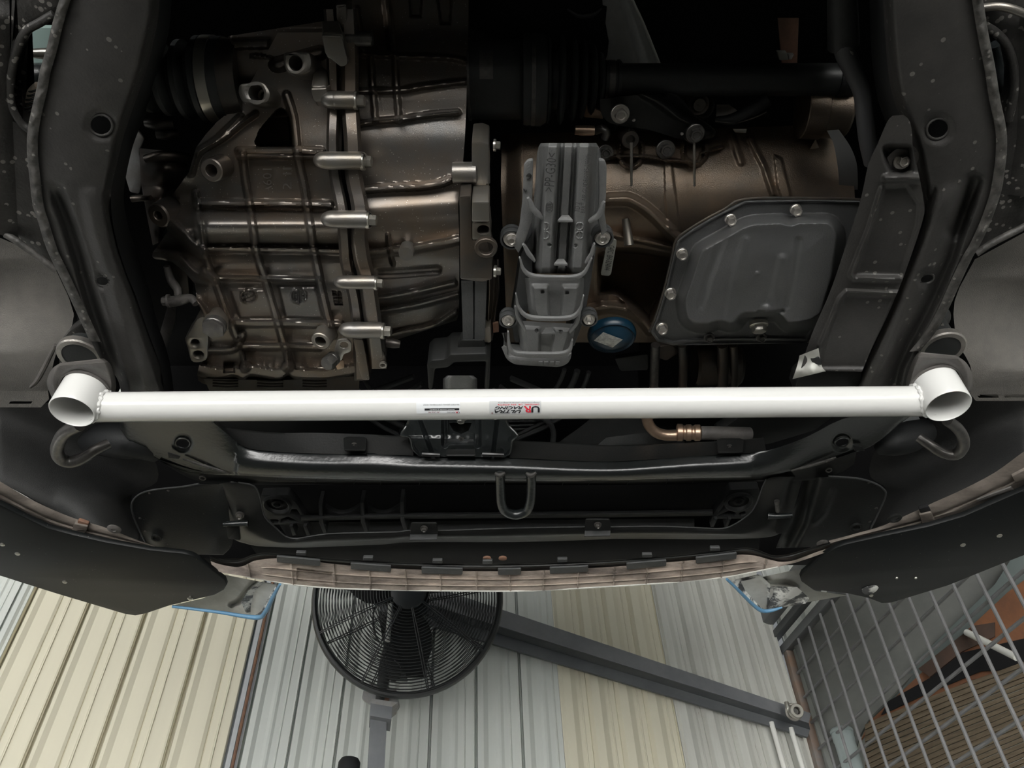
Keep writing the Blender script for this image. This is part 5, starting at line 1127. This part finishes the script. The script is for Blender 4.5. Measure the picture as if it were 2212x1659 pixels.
# ================================================================== LEFT DRIVESHAFT BOOT
db = thing('driveshaft_boot', 'black rubber driveshaft boot with a bright clamp band at the gearbox side', 'boot')
ca = P(494, 172, .93); axl = Vector((-1, 0, -.02)).normalized(); u = mpp(470, 170, .93)
prof = []
for k in range(7):
    z = .012+.023*k; r = (88-7.5*k)*u; prof += [(r-.010, z-.006), (r, z+.002), (r, z+.008), (r-.010, z+.016)]
lathe('bellows', [(86*u, 0), (87*u, .012)]+[(r, z+.012) for r, z in prof], ca, axl, 'rubber', db, 56)
ring('clamp_band', 89*u, 85*u, .013, ca+axl*.011, axl, 'zinc', db, 56, .1)
lathe('joint_cup', [(80*u, -.02), (84*u, 0), (84*u, .004)], ca, axl, 'cast_dark', db, 48)
# ================================================================== ENGINE BLOCK
mk('plate_grey', (.24,.24,.215), rough=.55, bump=.1)
mk('grey_letters', (.045,.046,.046), rough=.5)
eb = thing('engine_block', 'brown cast engine block underside between the plastic bracket and the oil pan', 'engine')
RG = [(1306,432),(1335,430),(1362,432),(1400,455),(1436,490),(1468,520)]
def blk(X, Y, U, V):
    h = ips(Y, (270,.985),(300,.965),(330,.945),(380,.918),(430,.902),(480,.898),(540,.91),(600,.92),(740,.92))
    h = h+.03*sst((X-1700)/150)*sst((470-Y)/120)+.02*sst((1130-X)/40)
    h = h-.020*rb(X, Y, RG, 17, 15, 4)
    h = h-.014*rb(X, Y, [(1322,508),(1350,514),(1385,520),(1420,528),(1460,538)], 9, 8, 3)
    h = h+.07*pg(X, Y, [(1290,548),(1325,533),(1380,534),(1462,548),(1440,630),(1405,705),(1372,668),(1325,636),(1290,640)], 14, 8)
    h = h-.020*rb(X, Y, [(1270,672),(1310,664),(1345,668),(1380,684),(1404,712)], 16, 15, 4)-.012*rb(X, Y, [(1330,625),(1352,655),(1380,690)], 9, 9, 3)
    h = h-.008*rb(X, Y, [(1300,500),(1318,540),(1300,600),(1300,650)], 16, 14, 3)
    h = h-.004*pg(X, Y, [(1432,335),(1452,345),(1472,500),(1440,498),(1434,420)], 5)-.004*pg(X, Y, [(1668,330),(1690,340),(1712,425),(1690,440),(1676,400)], 5)
    h = h-.016*rb(X, Y, [(1316,340),(1386,338),(1430,345),(1510,352),(1516,332),(1560,318)], 5, 5)
    h = h-.014*rb(X, Y, [(1340,310),(1340,345),(1362,362),(1385,345),(1386,310)], 7, 7, 3)-.014*rb(X, Y, [(1478,310),(1478,340),(1500,358),(1522,340),(1524,312)], 7, 7, 3)
    h = h-.006*rb(X, Y, [(1580,290),(1600,350)], 12, 11)-.006*rb(X, Y, [(1620,300),(1650,360),(1670,420)], 10, 9)
    return h
relief('block', [(1084,290),(1082,400),(1086,500),(1090,600),(1096,740)], [(1770,270),(1820,330),(1845,400),(1850,470),(1850,740)], blk, 320, 250, 'block_brown', eb, .05, 50)
for x, y in ((1362,302),(1500,292)):
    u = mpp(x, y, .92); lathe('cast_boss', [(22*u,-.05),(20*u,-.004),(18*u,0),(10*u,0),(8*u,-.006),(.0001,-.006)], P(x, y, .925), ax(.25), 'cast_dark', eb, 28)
for x, y1 in ((1364,402),(1500,402)): ptube('cast_web', [(x,308,.916),(x,350,.906),(x,y1,.898)], [3.5,3.2,2.5], 'cast_light', eb, 10, 2)
pbolt(1438, 323, .93, 14, ax(.3), 'bolt_dark', eb); pbolt(1308, 330, .935, 12, ax(.3), 'bolt_dark', eb)
ptube('stud', [(1351,472,.90),(1355,498,.892),(1359,530,.880)], [8,9,11], 'cast_light', eb, 18, 2)
np_ = plate('number_plate', [(1326,518,2),(1332,520,3),(1332,527,2),(1320,592,5),(1315,597,4),(1299,595,4),(1298,590,3),(1310,531,2)], .885, .004, 'plate_grey', eb, r=2, bev=.0008)
o = lettering('stamped_letters', 'G4FC  BH-324044', on_px(1315.5, 556, .885, (-1.85,10), (10,1.85), .0012), .012, 'ink_black', np_, 1, 0, .041)
# ================================================================== OIL PAN
op = thing('oil_pan', 'matt black pressed steel oil pan with a row of rim bolts', 'pan')
FLG = [(1461,519),(1491,496),(1529,473),(1567,453),(1610,432),(1752,429),(1862,432),(1868,470),(1830,560),(1800,640),(1770,700),(1745,738),(1645,737),(1540,738),(1490,742),(1453,746),(1420,738),(1404,716),(1415,691),(1435,628),(1453,552)]
SMP = [(1501,532,18),(1560,500,20),(1612,470,24),(1690,466,8),(1706,473,8),(1722,466,8),(1800,466,26),(1824,500,20),(1812,600,20),(1785,690,14),(1755,706,10),(1722,712,10),(1700,712,10),(1690,706,6),(1676,690,6),(1610,690,6),(1596,708,8),(1578,714,6),(1553,707,6),(1536,714,8),(1500,715,16),(1472,699,16),(1462,650,20),(1484,590,20)]
def panh(X, Y, U, V):
    s = np.where(inside(X, Y, rnd(SMP, 10)), 1, -1)*dpoly(X, Y, rnd(SMP, 10), True)
    h = .842-.060*sst((s+7)/25)-.004*sst((s-30)/60)
    h = h-.003*rb(X, Y, [(1690,560),(1672,640),(1664,668)], 16, 15)+.0025*rb(X, Y, [(1560,520),(1530,600),(1515,660)], 14, 13)+.0025*rb(X, Y, [(1725,520),(1712,600),(1700,660)], 12, 11)-.002*rb(X, Y, [(1610,520),(1590,600),(1575,690)], 16, 14)
    h = h-.004*dc(X, Y, 1654, 668, 16, 14)-.003*dc(X, Y, 1636, 590, 6, 5)+.004*rb(X, Y, [(1640,676),(1664,680),(1690,672)], 8, 7)
    # stiffening bead on the rim
    d = dpoly(X, Y, FLG, True); h = h-.003*sst((5-np.abs(d-5))/4)
    return h
PL_ = [(1610,431),(1567,452),(1529,472),(1491,495),(1461,519),(1453,552),(1435,628),(1415,691),(1404,716),(1420,738),(1453,746)]
PR_ = [(1866,432),(1868,450),(1862,470),(1846,510),(1830,560),(1800,640),(1780,690),(1765,712),(1752,728),(1746,738),(1740,741)]
relief('pan', PL_, PR_, panh, 190, 170, 'pan_paint', op, .02, 50)
ptube('gasket_edge', [(1862,431,.842),(1752,428,.842),(1610,430,.842),(1567,451,.842),(1529,471,.842),(1491,494,.842),(1461,518,.842),(1452,552,.842),(1434,628,.842),(1414,691,.842),(1403,716,.842)], 3, 'cast_dark', op, 8, 3)
for x, y in ((1719,453),(1578,474),(1473,548),(1448,633),(1430,708)): pbolt(x, y, .832, 11, ax(.15), 'steel', op, flange=1.12, hh=1.15)
for x, y in ((1532,730),(1645,729)): pbolt(x, y, .834, 8, ax(.15), 'bolt_dark', op)
pbolt(1639, 702, .815, 16, ax(-.55), 'zinc', op, name='drain_plug', flange=1.25, hh=.8, hollow=False)
# ================================================================== OIL FILTER
of = thing('oil_filter', 'blue oil filter dome with a silver diamond label', 'filter')
c = P(1322, 728, .845); u = mpp(1322, 728, .845); fa = (DOWN+FWD*.17).normalized(); R0 = 53*u
lathe('canister', [(R0*.9,-.009),(R0*.98,-.008),(R0,-.004),(R0*.97,.001),(R0*.90,.004),(R0*.84,.002),(R0*.80,.003),(R0*.6,.010),(R0*.3,.014),(.0001,.0155)], c, fa, 'filter_blue', of, 56)
fpl = Pl((1312,736,.8285),(1345,736,.8285),(1312,700,.8310))
lb_ = plate('label_patch', [(1283,736),(1303,718),(1345,734),(1323,751)], .8270, .0008, 'foil', of, bev=.0002); 
# ================================================================== PLASTIC GUIDE BRACKET
pb_ = thing('guide_bracket', 'light grey plastic stepped guide bracket bolted between gearbox and oil pan', 'bracket')
def xs(X, Y): return X-(1228-15*(Y-310)/270.)
def segA(X, Y, U, V):
    q = xs(X, Y); k = np.abs(q)
    h = .812-.026*sst((19-np.abs(k-34))/11)-.013*sst((11.5-k)/4)+.030*sst((k-50)/14)**1.3
    lo = sst((Y-474)/6); h = h+.006*lo*sst((14-k)/4)-.005*sst((Y-560)/25)*0
    h = h+.012*sst((318-Y)/10)+.02*sst((Y-578)/12)
    for x, y in ((1187,529),(1243,531)): h = h+.004*dc(X, Y, x, y, 5, 2)
    for x in (1178, 1252):
        for y in (489, 508): d = np.hypot(X-x, Y-y); h = h-.0012*sst((1.6-np.abs(d-8))/1.2)-.0012*sst((1.2-np.abs(X-x))/1)*(d < 8)
    return h
relief('upper_channel', [(1168,309),(1160,330),(1156,400),(1150,460),(1143,520),(1143,560),(1150,590)], [(1288,309),(1297,330),(1300,400),(1297,460),(1290,520),(1284,560),(1278,592)], segA, 110, 170, 'grey_plastic', pb_, .02, 45, 2)
def cells(x0, x1, y0, y1, sk, holes, hb):
    m = (x0+x1)/2
    def f(X, Y, U, V):
        h = hb+.022*sst((np.abs(U-.5)-.40)/.10)+.018*sst((V-.88)/.12)
        for a, b in ((.10,.42),(.60,.92)): h = h-.009*sst((U-a)/.06)*sst((b-U)/.06)*sst((V-.12)/.14)
        for x, y in holes: h = h+.005*dc(X, Y, x, y, 4.5, 2)
        return h
    return f
relief('middle_scoop', [(1131,600),(1136,640),(1140,670),(1152,690)], [(1264,600),(1262,640),(1256,670),(1244,690)], cells(0,0,0,0,0,((1172,630),(1225,632)), .80), 70, 60, 'grey_plastic', pb_, .02, 45, 2)
relief('lower_scoop', [(1113,692),(1120,730),(1126,766)], [(1246,700),(1240,732),(1226,768)], cells(0,0,0,0,0,((1160,714),(1211,716)), .80), 70, 60, 'grey_plastic', pb_, .02, 45, 2)
def lip(name, outer, w, h, th=.005, mat='grey_plastic'):
    o = cr(outer, 5); inn = []
    for i, (x, y) in enumerate(o):
        a = o[max(i-1, 0)]; b = o[min(i+1, len(o)-1)]; t = (b-a)/np.hypot(*(b-a)); ww = w*math.sin(math.pi*(i+.6)/(len(o)+.2))**.45; inn.append((x+t[1]*ww, y-t[0]*ww))
    return plate(name, [tuple(q) for q in o]+[tuple(q) for q in inn[::-1]], h, th, mat, pb_, bev=.001)
lip('scoop_lip', [(1121,558),(1128,586),(1150,603),(1200,607),(1244,605),(1266,592),(1280,560)], 9, .776)
lip('scoop_lip', [(1113,636),(1118,668),(1140,690),(1190,695),(1236,691),(1256,672),(1262,640)], 8, .776)
lip('scoop_lip', [(1111,664),(1116,690),(1134,718)], 8, .782); lip('scoop_lip', [(1232,722),(1250,700),(1256,672)], 8, .782)
lip('scoop_lip', [(1128,530),(1138,552),(1154,568)], 9, .785); lip('scoop_lip', [(1266,572),(1282,552),(1286,528)], 8, .785)
lip('scoop_lip', [(1138,430),(1148,458),(1172,477)], 12, .79); lip('scoop_lip', [(1273,484),(1298,470),(1308,438)], 11, .79)
lip('scoop_lip', [(1096,718),(1097,752),(1112,770),(1165,774),(1214,772),(1234,760),(1238,736)], 10, .778)
plate('bottom_tray', [(1088,745),(1098,770,6),(1165,776),(1236,764,6),(1232,785,14),(1210,796,16),(1110,790,16),(1090,776,10)], .80, .03, 'grey_plastic', pb_, r=4, bev=.004)
for x in (1168,1180,1193,1205): plate('tray_pad', [(x-5,782),(x+5,782),(x+5,789),(x-5,789)], .798, .003, 'grey_plastic', pb_, r=2)
for x, y, w in ((1221,476,17),(1211,570,15),(1185,718,15)): plate('step', [(x-w*.45,y-6),(x+w*.45,y-6),(x+w,y+5),(x-w,y+5)], Pl((x-9,y-6,.795),(x+9,y-6,.795),(x,y+6,.782)), .004, 'grey_plastic', pb_)
plate('side_flange', [(1132,358,3),(1140,347,6),(1152,346),(1150,430),(1152,470),(1135,520),(1120,548),(1108,530),(1122,490),(1128,440)], .80, .006, 'grey_plastic', pb_, r=3)
plate('side_flange', [(1293,346),(1305,346,6),(1311,358,6),(1309,430),(1306,462),(1312,500),(1300,510),(1292,480),(1294,420)], .80, .006, 'grey_plastic', pb_, r=3)
plate('side_wall', [(1150,500),(1126,546),(1112,650),(1104,700),(1112,740),(1130,740),(1150,600)], .82, .04, 'dark_plastic', pb_, r=4)
plate('side_wall', [(1284,540),(1278,600),(1262,690),(1240,750),(1225,740),(1250,600)], .82, .04, 'dark_plastic', pb_, r=4)
for x, y, r in ((1105,515,25),(1301,512,24),(1098,690,20),(1272,688,19)):
    u = mpp(x, y, .81); s_ = 1 if x < 1200 else -1
    plate('ear', [(x-r*.3*s_,y-r*1.0),(x+r*1.4*s_,y-r*1.5),(x+r*1.6*s_,y+r*.9),(x+r*.3*s_,y+r)]+[] if False else ell(x, y-3, r, r*.95), .815, .006, 'dark_plastic', pb_, bev=.0015)
    ring('ear_rim', r*u, r*.82*u, .006, P(x, y-2, .815), DOWN, 'dark_plastic', pb_, 32)
    lathe('washer', [(r*.72*u,0),(r*.72*u,.002),(r*.62*u,.003),(r*.62*u,.006),(r*.5*u,.007),(.0001,.007)], P(x, y-1, .812), ax(.05), 'steel', pb_, 28)
    pbolt(x, y+1, .802, r*.40, ax(.05, .02*s_), 'steel', pb_, flange=1.35, hh=1.1)
L1 = .7866
for s, x, y, sz, w, L in (('>PP-G30<', 1190, 372, .016, 92, .7850), ('BRKT-AIR-GUIDE(0385-2J000)', 1264.5, 398, .007, 140, .7850), ('TD 2', 1248, 447, .009, 24, .7850)):
    lettering('moulded_letters', s, on_px(x, y, L, (.9,-10), (-10,-.9), .0009), sz, 'grey_letters', pb_, 1, 0, w*mpp(x, y, L))
lettering('moulded_letters', 'KIA', on_px(1187, 447, .7850, (.9,-10), (-10,-.9), .0009), .0085, 'grey_letters', pb_, 1, 0, 17*mpp(1187,447,.785))
tube('moulded_oval', [P(x, y, .7843) for x, y in ell(1187, 447, 7, 12, 0, 32)], .0005, 'grey_letters', pb_, 6, 0, True)
for q in ([(1137,381),(1142,376),(1147,379),(1144,385),(1138,387)],[(1131,408),(1134,413),(1137,411)]): ptube('tar_spot', [(x, y, .799) for x, y in q], [1,2.2,1.8,1.4,.8][:len(q)], 'tar', pb_, 8, 3)
# ================================================================== RIGHT DRIVESHAFT
ds = thing('driveshaft', 'black driveshaft with its ribbed boot and joint above the plastic bracket', 'shaft')
c0 = P(1010, 173, .96); c1 = P(1845, 172, .96); axd = (c1-c0).normalized(); u = depth(c0)/F
def at(x): return c0+axd*((x-1010)*u)
lathe('joint_housing', [(40*u,0),(76*u,.001),(80*u,6*u),(81*u,60*u),(81*u,118*u),(78*u,122*u)], c0, axd, 'rubber', ds, 64)
ring('housing_ring', 83*u, 78*u, 6*u, at(1012), axd, 'bolt_dark', ds, 56)
plate('housing_label', [(1038,112),(1068,112),(1068,168),(1038,168)], .858, .002, 'steel', ds) if False else None
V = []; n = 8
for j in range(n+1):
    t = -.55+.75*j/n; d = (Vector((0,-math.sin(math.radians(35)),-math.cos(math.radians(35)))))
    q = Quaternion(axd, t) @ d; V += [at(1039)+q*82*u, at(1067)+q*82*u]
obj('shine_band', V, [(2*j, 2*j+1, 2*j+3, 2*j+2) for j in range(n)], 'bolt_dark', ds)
lathe('boot_collar', [(80*u,0),(92*u,2*u),(94*u,10*u),(92*u,24*u),(95*u,28*u),(95*u,40*u),(88*u,52*u)], at(1128), axd, 'rubber', ds, 64)
ring('clamp', 94.5*u, 90*u, 16*u, at(1147), axd, 'bolt_dark', ds, 56, .1)
prof = [(84*u,0)]
for k, (x, r) in enumerate(((1183,90),(1212,92),(1238,86),(1258,80),(1279,72),(1296,56))):
    z = (x-1170)*u; prof += [(r*.66*u, z-9*u), (r*.92*u, z-5*u), (r*u, z), (r*.92*u, z+5*u), (r*.66*u, z+9*u)]
prof += [(40*u,(1306-1170)*u),(38*u,(1340-1170)*u)]
lathe('bellows', prof, at(1170), axd, 'rubber', ds, 64, 50)
ring('clamp', 40.5*u, 36*u, 13*u, at(1313), axd, 'bolt_dark', ds, 48, .1)
lathe('boot_end', [(34*u,0),(41*u,1*u),(41*u,6*u),(34*u,7*u)], at(1331), axd, 'rubber', ds, 48)
tube('shaft', [at(1325), at(1845)], 33.5*u, 'rubber', ds, 48)
lathe('shaft_boss', [(36*u,0),(37*u,4*u),(37*u,30*u),(33*u,34*u)], at(1806), axd, 'matt_black', ds, 40)
# ================================================================== UPPER ENGINE FURNITURE
bk = thing('shaft_bracket', 'black pressed steel bracket bolted beside the driveshaft boot', 'bracket')
relief('plate', [(1296,214),(1297,240),(1306,256),(1318,266),(1345,272),(1400,280),(1440,292),(1466,300),(1490,304)], [(1420,200),(1460,203),(1486,230),(1500,248),(1528,266),(1544,280),(1546,288),(1540,298),(1524,303)], lambda X, Y, U, V: .93-.012*sst((U-.62)/.12)+.022*sst((U-.70)/.3)+.01*V, 50, 50, 'satin_black', bk, .006, 50, 2)
pbolt(1340, 246, .918, 14, ax(.2), 'steel', bk, hh=1.2); pbolt(1502, 288, .92, 14, ax(.15), 'bolt_dark', bk)
for x, y in ((1369,259),(1473,289)): lathe('pin_dot', [(.0024,0),(.0018,.0012),(.0001,.0014)], P(x, y, .9275), DOWN, 'steel', bk, 10)
hs = thing('heat_shield', 'pale grey heat shield panel with a bright folded edge at the top of the bay', 'shield')
relief('panel', [(1290,-30),(1296,0),(1302,60),(1306,110),(1308,160)], [(1358,-30),(1366,0),(1390,60),(1412,110),(1432,160)], lambda X, Y, U, V: 1.06+.02*sst((U-.55)/.3), 24, 40, 'heat_shield', hs, .004)
ptube('fold', [(1358,-30,1.055),(1366,0,1.055),(1390,52,1.055),(1426,142,1.055)], 3, 'cable_white', hs, 8, 3)
o = plate('wavy_shield', [(1010,-30),(1300,-30),(1302,14),(1311,16),(1308,50),(1315,90),(1312,120),(1304,140),(1180,120),(1010,60)], 1.03, .006, 'bay_black', None, bev=.001); tag(o, 'black shield with a torn wavy edge beside the pale heat shield', 'shield'); o.name = 'black_shield'
ptube('shield_lip', [(1226,20,1.028),(1250,34,1.028),(1280,32,1.028),(1300,18,1.028)], [2,5,5,2], 'dark_plastic', o, 8, 4)
pt = thing('sensor_pipe', 'brassy connector and pipe stub below the driveshaft boot', 'pipe')
ptube('stub', [(1242,281,.94),(1262,282,.94),(1284,282,.94)], [10,11,10], 'copper_pipe', pt, 18, 2)
ptube('stub_end', [(1286,284,.945),(1300,278,.94),(1310,286,.935),(1306,300,.935)], [8,9,9,8], 'bolt_dark', pt, 14, 3)
plate('brass_tab', [(1262,226),(1272,219),(1280,232),(1298,240),(1304,258),(1262,254),(1256,242)], .955, .004, 'copper_pipe', pt, r=4)
cu_ = thing('cup_housing', 'dark cast cup and bright cover plate behind the shaft bracket', 'housing')
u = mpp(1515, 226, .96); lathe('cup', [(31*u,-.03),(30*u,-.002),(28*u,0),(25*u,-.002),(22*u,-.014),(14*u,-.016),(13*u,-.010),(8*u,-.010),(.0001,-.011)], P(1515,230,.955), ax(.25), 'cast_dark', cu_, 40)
relief('cover', [(1548,226),(1547,250),(1545,258)], [(1575,226),(1592,238),(1600,246)], lambda X, Y, U, V: .965+0*X, 8, 8, 'cast_light', cu_, .02)
ptube('arm', [(1545,258,.95),(1580,258,.945),(1620,240,.94),(1660,214,.94)], [6,12,14,14], 'matt_black', cu_, 14, 4)
ptube('arm_edge', [(1545,262,.943),(1590,265,.938),(1630,254,.934),(1656,242,.934)], 1.6, 'cast_dark', cu_, 8, 3)
plate('bright_tab', [(1583,279),(1614,279),(1612,288),(1588,287)], .94, .003, 'zinc', cu_, r=2)
py_ = thing('belt_pulley', 'brown grey accessory pulley with a grooved belt at the right of the block', 'pulley')
c = P(1752, 238, .97); u = mpp(1752, 238, .97); lathe('pulley', [(58*u,-20*u),(60*u,-18*u),(60*u,22*u),(57*u,24*u),(57*u,70*u),(52*u,76*u)], c, Vector((1,.0,-.06)), 'block_brown', py_, 44)
relief('belt', [(1786,282),(1800,310),(1808,350),(1812,385),(1812,410)], [(1812,280),(1836,315),(1850,350),(1853,385),(1853,410)], lambda X, Y, U, V: .93-.012*np.sin(np.pi*V), 16, 40, 'belt', py_, .01, 60, 3)
relief('block_side', [(1745,330),(1760,350),(1770,380),(1775,430)], [(1762,300),(1782,352),(1792,385),(1800,430)], lambda X, Y, U, V: .955+.01*U, 10, 20, 'block_brown', py_, .02, 60, 2)
hp = thing('heater_hose', 'dark bent pipe with a fat rubber sleeve beside the right rail', 'pipe')
ptube('sleeve', [(1818,-40,.93),(1820,30,.93),(1822,100,.93)], [30,31,32], 'dark_plastic', hp, 24, 2)
ptube('pipe', [(1822,96,.925),(1828,120,.92),(1846,160,.915),(1862,200,.912),(1868,250,.91),(1874,300,.91),(1884,350,.915)], [22,21,19,18,18,18,17], 'hose_grey', hp, 22, 6)
plate('clip', [(1836,108),(1844,112),(1847,136),(1838,132)], .91, .004, 'plate_grey', hp)
bx = thing('loom_clip', 'small pale clip on a brown bracket in the dark top of the bay', 'clip')
plate('clip', [(1680,114),(1700,114),(1704,130),(1684,131)], 1.04, .01, 'plate_grey', bx, r=2); plate('clip_end', [(1702,118),(1716,118),(1710,129),(1704,129)], 1.04, .008, 'clamp_grey', bx, r=2)
plate('stay', [(1680,40),(1726,40),(1722,150),(1690,150)], 1.07, .004, 'rust', bx)
# dark accessories low in the bay, in front of the block
ac = thing('compressor', 'dark compressor and pipes half hidden under the oil pan rim', 'compressor')
ptube('pipe', [(1416,745,.90),(1414,790,.90),(1412,842,.90)], 10, 'bolt_dark', ac, 16, 2)
lathe('body', [(.030,0),(.034,.004),(.034,.07),(.030,.075)], P(1500,790,.93), RT, 'cast_dark', ac, 32)
for x, r in ((1560,12),(1584,9),(1474,10)): ptube('tube', [(x,745,.90),(x+2,790,.90),(x,842,.90)], r, 'cast_dark', ac, 14, 2)
plate('bracket', [(1420,750),(1450,745),(1470,760),(1440,780),(1418,772)], .91, .01, 'cast_dark', ac, r=6)
plate('cover', [(1328,775),(1400,765),(1400,800),(1340,802)], .96, .01, 'dark_plastic', ac, r=5)
plate('bay_partition', [(1380,745),(1800,740),(1800,860),(1380,860)], 1.0, .01, 'bay_black', ac)
# ================================================================== parents and origins
bpy.context.view_layer.update()
kids = {}
for c, p in PAR.items(): kids.setdefault(p, []).append(c)
wloc = {o: o.location.copy() for o in S.objects}
for t in S.objects:
    if t.type == 'EMPTY' and t in kids:
        lo = Vector((1e9,)*3); hi = -lo
        for k in kids[t]:
            for c in k.bound_box:
                s = k.scale; v = wloc[k]+Vector((c[0]*s[0], c[1]*s[1], c[2]*s[2])); lo = Vector(map(min, lo, v)); hi = Vector(map(max, hi, v))
        wloc[t] = Vector(((lo.x+hi.x)/2, (lo.y+hi.y)/2, lo.z)); t.location = wloc[t]
for c, p in PAR.items():
    c.parent = p; c.location = wloc[c]-wloc[p]
